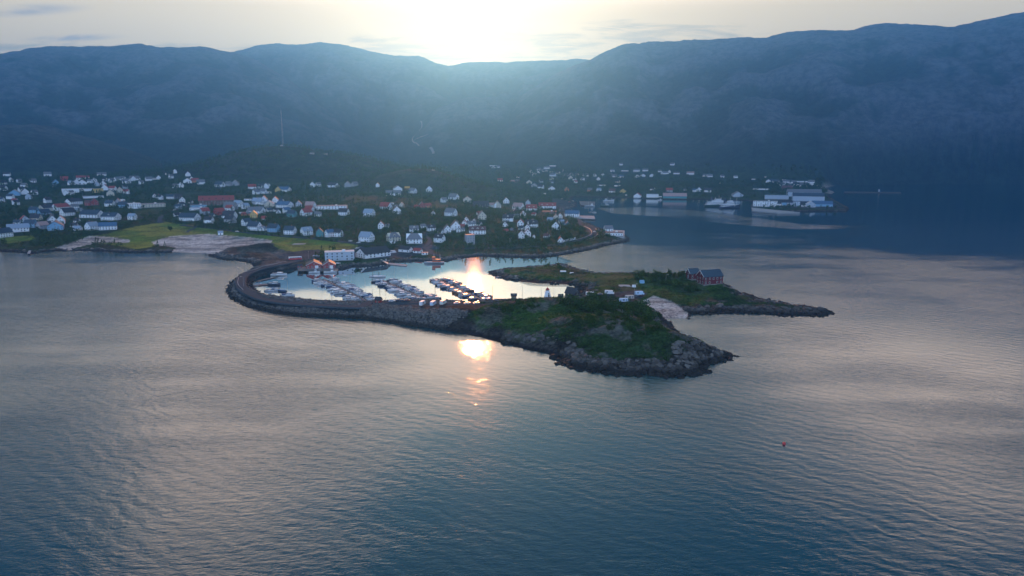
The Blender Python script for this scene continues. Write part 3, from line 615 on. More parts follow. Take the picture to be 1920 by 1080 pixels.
# ------------------------------------------------------------------ the town: tile, x, y (enlarged crop), width, wall, roof, facing, kind
HS="""A:85,128,60,w,k,s 570,130,70,w,g,s 130,200,40,w,g,f 232,212,50,w,g,l 395,210,60,w,g,s 290,268,60,w,g,r 258,315,60,w,k,l 180,362,90,b,u,f 300,348,60,w,k,f 412,352,60,w,g,l 35,305,80,w,k,r 30,235,70,w,k,s 770,185,70,r,r,s 955,175,70,w,r,s 1035,165,50,w,r,s 880,237,120,w,u,s 985,230,80,w,k,f 1100,215,100,w,g,s 1215,130,90,w,g,s 1235,245,50,w,k,f 1330,205,60,w,g,l 1430,190,120,w,g,s 1510,217,80,w,g,r 1600,185,90,w,g,s 665,237,60,b,t,f 655,264,40,w,g,s 842,328,160,w,g,s,F3 965,310,80,w,w,s,F2 1060,310,100,w,g,s,F2 1170,327,105,y,g,s,F3 1110,392,200,w,u,s,F 820,362,110,w,g,s 1092,482,135,r,n,s 560,548,150,c,k,l 727,538,160,w,r,l 790,522,60,w,k,f 882,470,150,w,k,l 895,522,70,w,g,s 810,603,140,w,k,l 925,557,110,g,u,s 1102,624,235,w,t,r 1327,654,185,w,t,r,D 1312,492,100,w,t,r 1440,472,110,g,g,s 1465,442,40,w,w,s 410,572,90,b,t,r 435,673,110,c,k,r 530,612,120,b,t,l 600,627,60,w,g,s 220,793,190,w,u,s 372,743,120,b,t,r 510,763,110,g,p,l 670,768,135,b,t,f 48,858,150,w,t,l 930,778,80,w,u,r 1100,774,130,w,u,l 1290,768,175,w,b,s 1580,653,90,w,u,r 1470,505,90,b,t,s 550,738,90,r,k,s
B:80,516,110,w,w,f,3F 280,498,280,c,g,s,F2 378,412,70,w,k,r 320,384,40,w,k,f 510,404,80,w,t,s 600,402,80,k,k,s 470,117,40,w,k,l 515,158,50,w,g,l 560,97,40,w,k,f 715,132,50,w,k,f 715,214,80,w,g,f 757,167,30,w,k,f 800,208,80,o,r,s 870,228,90,w,g,s 600,273,120,w,g,s 1095,259,110,w,t,r 1240,248,150,g,g,s 250,188,70,w,g,s 365,173,40,w,g,f 90,188,100,w,g,s 160,228,50,w,g,l 315,173,30,w,g,s 1480,284,90,w,r,s 1610,284,120,w,k,s 1570,348,160,w,g,s 1060,470,390,n,r,s,3D5 840,500,180,b,g,s,F 840,535,190,w,u,s,F 1430,422,80,w,w,s,F 1315,495,110,w,u,r 1225,528,150,g,g,r 1545,465,120,g,u,r 1400,523,90,w,u,l 1530,579,200,w,g,r 735,660,225,w,t,r 968,694,105,w,k,r 915,588,110,u,r,l 1090,594,120,r,r,l 1215,548,95,w,r,r 1215,644,165,w,k,r 1370,584,80,w,w,s,F 1410,604,110,o,r,s 1500,629,75,y,o,f 1412,719,110,w,t,l 1512,775,165,w,t,r 1600,784,80,w,u,l 1622,659,60,w,r,r 1220,689,130,g,k,r 1105,832,55,w,u,s
C:100,273,130,w,k,s 90,337,180,w,g,s,F 335,318,160,w,b,r 262,322,60,y,o,f 708,261,130,w,g,s 920,264,140,w,k,r 1135,257,160,g,g,s 1450,262,40,w,o,f 45,474,100,w,u,r 160,499,110,c,u,f 345,506,195,w,b,r 50,574,110,w,u,r 235,554,50,w,k,l 365,574,90,w,b,l 430,618,115,t,t,r 650,516,130,w,p,r 905,522,370,w,g,s,2F 600,604,140,w,r,l 1050,599,130,w,k,r 740,614,80,w,g,s 1350,610,140,w,u,r 100,654,70,w,r,r 30,759,70,w,k,r 100,784,100,w,t,s 215,795,140,b,t,r 410,824,145,w,t,r 605,834,140,w,u,l,D 760,848,80,t,t,f 878,855,110,w,b,l 985,855,105,w,k,r 1320,909,185,w,u,r 640,560,110,w,r,r
D:290,304,110,w,g,f 240,363,190,w,g,s 405,296,60,n,o,s 470,334,100,w,g,r 665,314,70,w,k,f 958,410,130,w,g,r 840,444,85,w,g,l 1120,439,98,c,g,f 1280,498,200,k,k,s 1475,509,85,w,g,f 1405,500,80,w,p,s 148,530,155,w,r,r 225,468,40,w,w,s,F 310,514,110,c,u,s 280,579,95,w,k,f 547,514,125,r,r,s 650,509,85,o,r,s 715,594,45,w,g,f 925,605,155,w,g,r 1295,645,95,c,g,f 485,798,115,w,g,s,D 590,749,65,w,g,s 688,784,108,w,k,s,D 840,814,155,w,k,s 978,769,110,w,k,f 1058,750,60,n,r,s 1040,798,95,w,g,s 1172,734,98,w,g,s,D 1258,724,80,w,k,r 1240,820,215,w,n,s,D3 1150,944,115,g,g,s,4F 130,758,140,w,k,s 240,905,160,c,g,s,PD 230,935,65,w,w,s,F 490,930,205,w,g,s,2P 790,920,140,w,k,r,D 215,212,1,w,k,s
E:112,196,65,w,r,s 290,214,110,n,p,s 458,219,75,c,g,f 520,259,70,g,k,f 600,279,80,w,k,r 725,294,90,w,k,f 630,347,65,w,w,s,F 480,94,40,w,g,f 560,104,50,w,g,f 640,79,90,w,g,s 720,89,40,w,k,l 575,62,50,w,g,s 740,134,80,w,g,r 520,134,50,w,g,f 670,44,80,w,g,s 740,14,80,w,u,s,F 30,12,90,w,u,s,F 60,40,100,w,g,s 930,134,110,g,g,s 1130,134,80,w,g,s 1240,134,40,w,g,f 1335,134,60,w,g,f 1420,129,50,g,g,s 1480,144,60,w,g,s 1545,149,80,w,b,s 1450,79,50,w,g,s 905,309,50,o,g,f 1180,315,62,o,g,s,2 1325,248,110,w,g,s,F 1290,314,60,w,u,l 1445,328,80,w,n,s 1510,254,80,w,w,s,F 1575,329,72,y,k,f,2 1615,364,22,w,w,s,F 330,528,145,w,p,r 265,592,120,k,k,s 488,545,140,w,r,s,2D2 675,515,225,w,r,s,2D3 700,574,190,n,n,s,F 185,454,70,w,g,f 78,509,88,c,g,f 208,670,135,w,k,s,D 305,624,60,w,g,s 500,740,125,w,k,s,D 437,784,60,w,g,f,2 440,854,80,w,k,f 368,874,75,w,g,f 515,874,26,w,g,f 215,808,125,n,r,s 828,638,55,w,k,f,2 712,669,75,b,u,s 776,654,60,c,k,f 780,769,100,w,k,f,2 842,694,65,w,u,s 890,724,95,b,b,s 668,869,80,w,n,r 830,918,66,w,r,f 970,613,180,w,b,s 470,694,120,k,k,s 1400,792,110,w,g,s,Z5 1467,835,235,w,k,s,Z4F
F:455,199,90,w,g,s,F 595,204,80,w,g,s 600,274,70,w,g,f 670,264,55,w,g,f 775,264,60,w,g,f 700,199,70,w,g,s 870,209,40,w,g,s 930,234,90,w,g,l 985,219,30,w,k,f 1070,234,75,w,k,s 1235,239,90,w,p,s 1410,264,50,w,g,s 1470,269,60,w,g,s 1615,269,40,w,g,s 1580,344,30,w,g,s 1020,129,50,w,g,s 410,129,40,w,g,s 605,512,105,w,r,f 783,512,150,w,u,s,3F 785,428,55,w,k,s 875,510,40,w,g,s,F 985,447,80,g,r,s 1048,520,290,t,p,s 1170,432,30,w,g,s 1310,448,100,w,b,s 1440,448,85,w,k,s,2
G:95,274,40,w,g,s 250,279,45,w,g,s 465,299,45,w,g,s,F 605,274,20,w,g,s 828,309,45,w,g,s,F 270,500,150,u,g,f 552,420,185,w,g,s,F 640,334,60,w,g,f 700,332,120,w,t,s 745,350,60,w,g,s 860,340,90,w,g,s 930,345,80,w,g,s 1035,330,130,w,u,s,F 810,370,80,w,g,r 890,385,90,w,g,s 970,370,70,w,k,s 1150,345,70,w,g,s 1145,362,60,w,w,s,F 1190,382,55,w,w,s,F 1060,385,90,w,g,s 860,415,120,n,n,s 1060,500,380,u,g,s,4 1110,552,350,u,t,s,4 600,618,265,w,g,s,F4 770,608,65,w,w,s,F 833,605,65,b,b,s,F2 895,608,60,u,b,s,F2 972,612,70,u,u,s,F3 735,528,270,u,u,s,F3 1060,620,50,w,g,s,F 1280,618,220,b,b,s 1140,622,110,u,w,f"""
AREAS=[]
def area_of(px,py):
    if px>1400: return 'on the industrial quay' if py>352 else 'at the mountain foot'
    if px>1180: return 'across the bay' if py>352 else 'high above the bay'
    if px>1000 and py<352: return 'beyond the fishing harbour'
    if px>905: return 'above the curved road' if py>400 else ('beside the town harbour' if py>365 else 'below the far hill')
    if py<345: return 'under the mountain' if px<400 else 'under the wooded hill'
    if px<245: return 'on the west shore' if py>395 else 'in the western woods'
    if px<500: return 'behind the grass field' if py>395 else 'along the mast hill'
    if px<700: return 'by the avenue trees' if py>405 else 'in the middle woods'
    return 'above the harbour road' if py>418 else 'on the wooded slope'
specs=[]
for line in HS.split('\n'):
    tl,rest=line.split(':',1)
    for e in rest.split():
        q=e.split(','); px,py=tp(tl,float(q[0]),float(q[1])-2); wpx=float(q[2])/6.354
        if wpx<2: continue
        if q[5]=='s' and len(q)<7 and 95<=float(q[2])<=165 and tl!='G':      # a close pair of gabled houses
            for sg in (-1,1): specs.append((px+sg*wpx*.27,py-(sg+1)*.5,wpx*.5,q[3],q[4] if sg<0 else 'g',('r','f','l')[len(specs)%3],''))
            continue
        specs.append((px,py,wpx,q[3],q[4],q[5],q[6] if len(q)>6 else ''))
rh=random.Random(99)
for zone,n in (([(0,340),(240,336),(240,376),(0,388)],14),([(945,322),(1080,318),(1180,332),(1180,346),(965,347)],13),([(800,392),(1000,384),(1060,428),(830,440)],11),([(330,378),(560,378),(640,408),(330,408)],12),([(20,400),(200,396),(230,430),(40,432)],7)):
    got=0
    for _ in range(400):
        if got>=n: break
        px=rh.uniform(min(p[0] for p in zone),max(p[0] for p in zone)); py=rh.uniform(min(p[1] for p in zone),max(p[1] for p in zone))
        if inside(np.array([px]),np.array([py]),zone)[0] and all(math.hypot(px-s[0],(py-s[1])*2)>5+s[2]*.5 for s in specs):
            specs.append((px,py,rh.uniform(8,12)*(.75 if py<350 else 1),rh.choice('wwwwcu'),rh.choice('gkktr'),rh.choice('frl'),'')); got+=1
hx,hy,hz=hits([s[0] for s in specs],[s[1] for s in specs],False)
HOUSES=[]; named=[]
rg=random.Random(3)
for s_,x,y,z in zip(specs,hx,hy,hz):
    px,py,wpx,wc,rc,ori,kd=s_
    if 'Z' in kd: 
        zz=float(kd[1]); x,y=(float(v) for v in at(px,py,zz)); z=zz; kd=kd[2:]
    D=math.hypot(x,y); wm_=wpx*D/1280; view=math.atan2(x,y)
    st=int(kd[0]) if kd[:1].isdigit() else (int(kd[-1]) if kd and kd[-1].isdigit() and 'D' not in kd and 'P' not in kd else 0)
    if ori=='s': rot=rg.choice((-.42,-.3,-.12,.1,.3,.42)) if wm_<17 else rg.uniform(-.12,.12); fx,fy=.95,.25; rat=.62
    elif ori=='f': rot=math.pi/2+rg.uniform(-.12,.12); fx,fy=.1,1; rat=.8
    elif ori=='r': rot=-.62+rg.uniform(-.1,.1); fx,fy=.81,.58; rat=.66
    else: rot=.62+rg.uniform(-.1,.1); fx,fy=.81,.58; rat=.66
    rot-=view
    if ori=='f': Wd=wm_/1.02; L=Wd*1.25
    else: L=wm_/(fx+fy*rat); Wd=L*rat
    L=min(max(L,3.2),95); Wd=min(max(Wd,3),17 if L<40 else 24)
    big=L>20
    hw=(3.3 if L<9 else 4.6 if L<12 else 5.4) if not st else 2.8*st
    if 'F' in kd and not st: hw=3.0 if L<14 else 3.8
    if not st and 9<L<22 and ori!='s' and 'F' not in kd: hw=5.9
    hr=min(Wd*(.52 if not big else .34),7.0)
    near=D<1500 and L>4
    o=house(x,y,max(z,2.0 if 'Z' not in s_[6] else z)-.15,rot,L,Wd,hw,hr,wc,rc,st or 2,near,kd,rg,'house' if L<24 else 'building',1.0 if L<26 else 1.4)
    HOUSES.append((x,y,L,Wd))
    size='small' if L<9 else 'large' if L>19 else 'mid-sized'
    noun='house' if L<24 else 'building'
    rn=ROOF.get(rc,('pale',))[0] if rc in ROOF else 'yellow'
    fl='flat' if 'F' in kd else ''
    tx=f"{size} {WALL[wc][0]} {noun} with {rn}{' flat' if fl else ''} roof {area_of(px,py)}"
    tag(o,None,'house' if L<24 else 'building','houses and buildings of the town'); named.append((o,tx,px))
number_labels(named)
# ------------------------------------------------------------------ buildings with a look of their own
def spot(tl,x,y,z=None,det=False):
    px,py=tp(tl,x,y)
    if z is not None: a,b=at(px,py,z); return float(a),float(b),z
    a,b,c=hits([px],[py],det); return float(a[0]),float(b[0]),float(c[0])
def special(tl,x,y,wz,wall,roof,ori,hwk,hrk,rat,label,cat,kd='',z=None,st=2,extra=None,grp=None,name='building'):
    X_,Y_,Z_=spot(tl,x,y,z); D=math.hypot(X_,Y_); wm_=wz/6.354*D/1280; view=math.atan2(X_,Y_)
    rot={'s':0,'f':math.pi/2,'r':-.6,'l':.6}[ori]-view
    if ori=='f': Wd=wm_; L=Wd*rat
    else: L=wm_/({'s':1.0,'r':.81+.58*rat,'l':.81+.58*rat}[ori]); Wd=L*rat
    o=house(X_,Y_,Z_-.1,rot,L,Wd,hwk,hrk,wall,roof,st,True,kd,random.Random(int(x)),name,1.3 if L>24 else 1.0,chim=False)
    tag(o,label,cat,grp); HOUSES.append((X_,Y_,L,Wd)); return o,L,Wd,rot
o,L,Wd,rt=special('H',1380,238,330,'u','w','s',8.5,1,.45,'long pale blue boat hall with flat roof above the red boathouses','boat hall','F2',name='boat_hall')
special('I',255,262,400,'w','k','l',4.6,5.0,.55,'large white hall with broad black roof behind the harbour footbridge','hall',name='hall')
special('I',640,206,170,'w','k','r',3.4,2.6,.6,'white shed with black roof beside the red-roofed harbour shed','shed',name='shed')
special('I',785,218,115,'w','r','r',2.9,2.2,.7,'white harbour shed with dull red roof near the orange ship','shed',name='shed')
special('I',868,240,75,'w','p','s',2.4,.8,.6,'low open shed with pale roof at the edge of the quay','shed','F',name='shed')
for x,w_,lb in ((1072,168,'red boathouse with white gable trim, left of the pair on the pier'),(1252,142,'red boathouse with white gable trim, right of the pair on the pier')):
    o,L,Wd,rt=special('H',x,326,w_,'r','k','f',3.4,3.0,1.2,lb,'boathouse','N',z=1.9,name='boathouse',grp='red boathouses on the pier')
    m=MB(); s_=-1; b=Wd/2
    for q in (-1,1): m.tube((-L/2-.5,q*(b+.5),3.1),(-L/2-.5,0,6.6),.16,n=4)
    m.build('gable_trim',[m_trim],o); m=MB(); m.box(-L/2-.08,-b*.35,.3,.1,3.0,2.6); m.build('garage_door',[m_trim],o)
special('H',902,330,48,'r','k','s',2.4,1.0,.8,'small red shed standing left of the two boathouses','shed',z=2.0,name='shed')
special('I',318,814,82,'r','k','r',2.6,1.5,.75,'small red shed with black roof beside the breakwater road','shed',name='shed')
special('J',403,622,62,'n','k','s',1.9,1.0,.5,'small brown shed with dark roof on the harbour edge left of lighthouse','shed',name='shed')
special('J',1100,606,175,'k','k','r',3.0,3.6,.7,'dark house with black gable roof just behind the lighthouse','house',name='house')
special('J',960,628,50,'k','k','s',1.7,1.1,.5,'low dark hut between the lighthouse and the dark house','hut',name='hut')
BARN_X=[]
o,L,Wd,rt=special('K',1335,452,296,m_dkred,'t','l',6.2,4.2,.62,'large red barn with slate gable roof on the far spit','barn','',name='barn')
o2,L2,W2,_=special('K',1135,398,150,m_dkred,'t','l',5.0,3.4,.66,'smaller red barn with slate roof beside the large barn','barn','',name='barn')
for q,l_,w_,zz in ((o,L,Wd,6.2),(o2,L2,W2,5.0)):
    m=MB()
    for s_ in (-1,1): m.tube((-l_/2-.5,s_*(w_/2+.4),zz-.3),(-l_/2-.5,0,zz+(4.3 if q is o else 3.5)),.16,n=4)
    m.build('gable_trim',[m_trim],q)
special('K',1110,398,62,'u','u','s',2.6,.8,.7,'small pale blue shed in front of the smaller red barn','shed','F',name='shed')
# ------------------------------------------------------------------ lighthouse
X_,Y_,Z_=[float(v[0]) for v in hits([1026.5],[556.5],True)]
lt=empty('lighthouse',X_,Y_,Z_-.1,.35); lt.scale=(1.2,1.2,.95); tag(lt,'small white lighthouse with red conical roof on the grassy headland','lighthouse')
def ngon(r,z,n=6,ph=0): return [(r*math.cos(2*math.pi*i/n+ph),r*math.sin(2*math.pi*i/n+ph),z) for i in range(n+1)]
m_white=material('tower_white',(.9,.92,.94),.6,noise=.08); m_redroof=material('lantern_red',(.50,.05,.03),.5)
m=MB(); m.loft([ngon(2.25,.2),ngon(1.5,4.3)]); m.build('tower',[m_white],lt)
m=MB(); m.loft([ngon(2.5,-1),ngon(2.5,.3),ngon(0.01,.3)]); m.build('plinth',[m_stone],lt)
m=MB(); m.loft([ngon(1.5,4.3),ngon(1.95,4.35),ngon(1.95,4.5),ngon(.1,4.5)]); 
for i in range(6):
    a_=2*math.pi*i/6; m.tube((1.85*math.cos(a_),1.85*math.sin(a_),4.5),(1.85*math.cos(a_),1.85*math.sin(a_),5.3),.04,n=4)
    b_=a_+math.pi/3; m.tube((1.85*math.cos(a_),1.85*math.sin(a_),5.3),(1.85*math.cos(b_),1.85*math.sin(b_),5.3),.04,n=4)
m.build('gallery',[m_white],lt)
m=MB(); m.loft([ngon(1.05,4.5),ngon(1.05,6.0)]); ln_=m.build('lantern_room',[m_white],lt)
m=MB(); m.loft([ngon(1.07,5.1),ngon(1.07,5.8)]); m.build('lantern_glass',[m_glass],ln_)
m=MB(); m.loft([ngon(1.4,5.95),ngon(1.3,6.1),ngon(.18,7.3),ngon(.01,7.35)]); rf=m.build('roof',[m_redroof],lt)
m=MB(); m.tube((0,0,7.2),(0,0,7.9),.05); m.box(0,0,7.5,.28,.28,.28); m.build('finial',[m_redroof],rf)
put(D_DATA,'door',0,-1.98,.3,0,lt); put(W_DATA,'window',0,-1.62,3.0,0,lt,.6,.6)
# ------------------------------------------------------------------ boats
m_hull=material('hull_white',(.74,.75,.77),.25); m_hullb=material('hull_navy',(.03,.05,.10),.3); m_hullg=material('hull_grey',(.38,.40,.43),.35)
m_deck=material('boat_deck',(.55,.53,.50),.7); m_canv=material('canvas_blue',(.05,.09,.17),.9); m_canvg=material('canvas_grey',(.28,.29,.31),.9); m_black=material('engine_black',(.02,.02,.022),.4)
m_hullw=material('hull_wood',(.20,.09,.04),.45); m_orange=material('ship_orange',(.55,.12,.04),.5); m_dgreen=material('hull_green',(.02,.08,.08),.4); m_red=material('signal_red',(.55,.04,.05),.5)
def hull(L,Bm,Dp,m,tr=.75,n=9,bowup=.35):
    rings=[];
    for i in range(n):
        t=i/(n-1); x=-L/2+L*t
        w_=Bm/2*(tr+(1-tr)*min(1,t*2.4)) if t<.45 else Bm/2*max(.02,(1-((t-.45)/.55)**2.2))
        zt=Dp*(1+bowup*t*t); zk=-.35*min(1,(1-t)*5)*Dp*.6
        rings.append([(x,w_,zt),(x,w_*.93,zt*.45),(x,w_*.6,.0),(x,0,zk),(x,-w_*.6,.0),(x,-w_*.93,zt*.45),(x,-w_,zt)])
    m.loft(rings,0); m.add(rings[0],[tuple(range(7))],0)
    dk=MB(); V=[];F=[]
    for r in rings: V+=[(r[0][0],r[0][1]*.94,r[0][2]-.12),(r[6][0],r[6][1]*.94,r[6][2]-.12)]
    for i in range(n-1): F.append((2*i,2*i+1,2*i+3,2*i+2))
    dk.add(V,F,0); return dk
def boat(kind,L,mh_=None,mc=None):
    Bm=L*.33; Dp=.75 if L<7 else 1.0; root=empty('boat',0,0,0); m=MB(); dk=hull(L,Bm,Dp,m)
    hl=m.build('hull',[mh_ or m_hull],root,True); dk.build('deck',[m_deck],root)
    if kind=='cabin':
        c=MB(); c.box(L*.08,0,Dp-.1,L*.42,Bm*.74,.75+L*.05,0,.78,.85); cb=c.build('cabin',[m_hull],root)
        g=MB(); g.box(L*.08,0,Dp+.28+L*.02,L*.385,Bm*.735,.34,0,.93,.97); g.build('cabin_window',[m_glass],cb)
        c=MB(); c.box(-L*.27,0,Dp-.1,L*.3,Bm*.8,.75,0,.8,.85); c.build('canopy',[mc or m_canv],root)
        r=MB(); r.tube((L*.25,Bm*.3,Dp*1.1),(L*.46,.05,Dp*1.3+.5),.035,n=4); r.tube((L*.25,-Bm*.3,Dp*1.1),(L*.46,-.05,Dp*1.3+.5),.035,n=4); r.build('bow_rail',[m_steel],root)
    elif kind=='open':
        c=MB(); c.box(0,0,Dp-.15,L*.16,Bm*.4,.7,0,.7,.9); c.build('console',[m_hullg],root)
        c=MB(); c.box(L*.02,0,Dp+.5,.08,Bm*.45,.45,0); c.build('windscreen',[m_glass],root)
        c=MB(); c.box(-L*.25,0,Dp-.15,.4,Bm*.8,.12); c.box(L*.2,0,Dp-.15,.4,Bm*.7,.12); c.build('bench',[m_deck],root)
    elif kind=='covered':
        c=MB(); c.prism(-L*.45,L*.36,[(-Bm*.44,Dp*1.02),(0,Dp+.55),(Bm*.44,Dp*1.02)]); c.build('cover',[mc or m_canvg],root)
    elif kind=='fishing':
        c=MB(); c.box(L*.12,0,Dp-.1,L*.2,Bm*.55,1.9,0,.85,.9); cb=c.build('wheelhouse',[m_hull],root)
        g=MB(); g.box(L*.12,0,Dp+1.05,L*.19,Bm*.545,.42,0,.96,.97); g.build('cabin_window',[m_glass],cb)
        c=MB(); c.tube((-L*.02,0,Dp),(-L*.02,0,Dp+4.2),.07,.04); c.tube((-L*.02,0,Dp+2.5),(-L*.3,0,Dp+3.2),.04,n=4); c.build('mast',[m_steel],root)
    elif kind=='sail':
        c=MB(); c.box(L*.05,0,Dp-.1,L*.4,Bm*.5,.5,0,.8,.85); c.build('coachroof',[m_hull],root)
        c=MB(); c.tube((L*.08,0,Dp),(L*.08,0,Dp+L*1.25),.07,.05); ms=c.build('mast',[m_steel],root)
        c=MB(); c.tube((L*.08,0,Dp+1.1),(-L*.33,0,Dp+1.05),.12,.1); c.build('furled_sail',[m_canv],ms)
    if kind in('open','covered','cabin') and L<8.2:
        e=MB(); e.box(-L/2-.22,0,-.1,.38,.36,.75+Dp*.45,0,.8,.9); e.box(-L/2-.22,0,Dp*.45+.5,.5,.42,.42,0,.8,.8); e.build('outboard_motor',[m_black],root)
    return root
BT=[('cabin',7.5,m_hull,m_canv,'white cabin cruiser with blue canopy'),('cabin',6.4,m_hull,m_canvg,'white cabin boat with grey canopy'),('cabin',9.0,m_hull,m_canvg,'large white cabin cruiser'),('open',5.6,m_hull,None,'small open white motorboat'),
    ('covered',5.8,m_hull,m_canvg,'white boat under a grey cover'),('covered',6.2,m_hullb,m_canv,'navy boat under a blue cover'),('fishing',7.6,m_hull,None,'white fishing boat with wheelhouse'),('cabin',7.8,m_hullb,m_canvg,'navy hulled cabin boat'),('sail',8.6,m_hull,None,'white sailboat with furled sail'),('open',5.0,m_hullg,None,'small open grey motorboat'),('cabin',7.0,m_hullw,m_canvg,'brown wooden cabin boat')]
protos=[boat(k,L,h,c) for k,L,h,c,_ in BT]; used=[False]*len(BT)
for p in protos: register(p)
def place_boat(i,x,y,rz,sc_=1.0):
    if not used[i]: o=protos[i]; used[i]=True
    else: o=copy_tree(protos[i])
    o.location=(x,y,0.0); o.rotation_euler=(0,0,rz); o.scale=(sc_,sc_,sc_); tag(o,None,'boat','boats moored in the marina'); return o
def pontoon(A,B,label,w_=2.4,fingers=True,grp='floating pontoons of the marina'):
    A=np.array(A,float);B=np.array(B,float);L=np.linalg.norm(B-A);d=(B-A)/L
    root=empty('pontoon',A[0],A[1],0,math.atan2(d[1],d[0])); tag(root,label,'pontoon',grp)
    m=MB(); m.box(L/2,0,.35,L,w_,.2); m.build('deck',[m_wood],root)
    n=max(2,int(L/9)); fm=MB(); fm.box(0,0,-.35,3.2,w_-.4,.7); first=fm.build('float',[m_conc],root); first.location=(2,0,0)
    for i in range(1,n): c=first.copy(); C.objects.link(c); c.parent=root; c.location=(2+i*(L-4)/(n-1),0,0)
    if fingers:
        fm=MB(); fm.box(0,0,.32,.5,6.2,.14); f0=fm.build('finger',[m_wood],root); k=int(L/7)
        f0.location=(5,w_/2+3.1,0)
        for i in range(k):
            for s_ in (-1,1):
                if i==0 and s_==1: continue
                c=f0.copy(); C.objects.link(c); c.parent=root; c.location=(5+i*(L-8)/max(1,k-1),s_*(w_/2+3.1),0)
    return root,A,d,L
rb=random.Random(11); boats=[]
for (a,b,nm,skip,wt) in (((607,524),(697,569),'left',.10,(6,5,4,3,3,2,2,2,2,1,0)),((716,525),(804,564),'middle',.24,(4,5,2,4,3,2,2,2,2,2,0)),((818,522),(907,563),'right',.16,(1,3,1,5,4,2,3,2,0,3,4))):
    root,A,d,L=pontoon(at(*a,.5),at(*b,.5),f'wooden floating pontoon with finger piers, {nm} of the three long ones')
    nrm=np.array([-d[1],d[0]])
    for s_,sd_ in ((1,'far' ),(-1,'near')):
        s=4.5; cnt=0
        while s<L-4:
            i=rb.choices(range(11),wt)[0]; Lb=BT[i][1]; scb=rb.uniform(.95,1.22)
            if rb.random()>skip:
                off=1.6+Lb*scb/2+.35; p=A+d*s+nrm*s_*off; flip=rb.random()<.45
                rz=math.atan2(nrm[1]*s_,nrm[0]*s_)+(math.pi if flip else 0)+rb.uniform(-.05,.05)
                o=place_boat(i,p[0],p[1],rz,scb); cnt+=1
                side='right' if s_*nrm[0]>0 else 'left'
                o['label']=f"{BT[i][4]} in {ordn(cnt-1)} berth from town, {side} side of {nm} pontoon"
            s+=Lb*.33*scb+ .75
pontoon(at(*tp('H',395,492),.4),at(*tp('H',640,436),.4),'grey floating jetty with one large cruiser near the breakwater bend',2.2,False)
pontoon(at(*tp('H',345,545),.4),at(*tp('H',610,520),.4),'short wooden jetty in the left corner of the marina',5.0,False)
pontoon(at(*tp('H',620,700),.4),at(*tp('H',470,650),.4),'low jetty along the inner foot of the breakwater',2.0,False)
for tl,x,y,i,scb,rz,lb in (('H',655,422,2,1.5,0.1,'very large white motor yacht at the end of the left grey jetty'),('H',600,532,7,1.3,-.1,'navy hulled cruiser moored beside the short wooden jetty'),('H',395,530,4,1.1,.5,'white covered boat close to the breakwater bend'),
    ('H',540,608,1,1.1,.1,'white cabin boat in the lower left marina corner'),('H',620,600,0,1.0,.15,'white cruiser second in the lower left marina cluster'),('H',700,612,5,1.2,-.3,'navy covered boat in the lower left marina cluster'),('H',760,668,0,1.35,.1,'large white cruiser lying closest to the breakwater stones'),('H',690,680,3,1.0,.3,'open motorboat beside the large cruiser near the breakwater'),
    ('H',1078,390,6,1.25,.1,'white fishing boat moored below the left red boathouse'),('H',1270,388,6,1.5,.2,'larger fishing boat moored below the right red boathouse'),('H',545,662,9,1.0,.6,'tiny grey dinghy against the breakwater foot'),
    ('I',395,325,6,1.1,.2,'white fishing boat at the quay footbridge'),('I',270,500,8,1.0,.2,'white sailboat with tall mast at the head of the middle pontoon'),('I',330,505,8,1.15,.2,'second sailboat with tall mast beside the middle pontoon'),
    ('I',780,772,0,.95,.4,'white boat standing by the parking edge of the breakwater'),('I',850,770,1,1.0,.3,'white cabin boat moored at the foot of the parking area'),('I',930,768,4,1.0,.2,'covered boat moored at the foot of the parking area'),('I',1000,765,7,1.0,.2,'navy cabin boat beside the parking area ladder crane'),
    ('J',215,380,9,.9,.2,'lone small dark rowing boat in the sun glare'),('F',870,543,6,1.5,.05,'small white boat at the foot of the white warehouse'),('E',1235,562,1,1.2,.0,'white cabin boat at the edge of the bright water streak'),('E',1190,560,9,1.3,.1,'small grey boat beside the white cabin boat on the streak')):
    a,b=at(*tp(tl,x,y),0.3); o=place_boat(i,float(a),float(b),rz,scb); o['label']=lb
for i in range(len(BT)):
    if not used[i]:
        a,b=at(560+i*3,545,0); o=place_boat(i,float(a),float(b),0); o['label']='stray '+BT[i][4]+' near the marina corner'
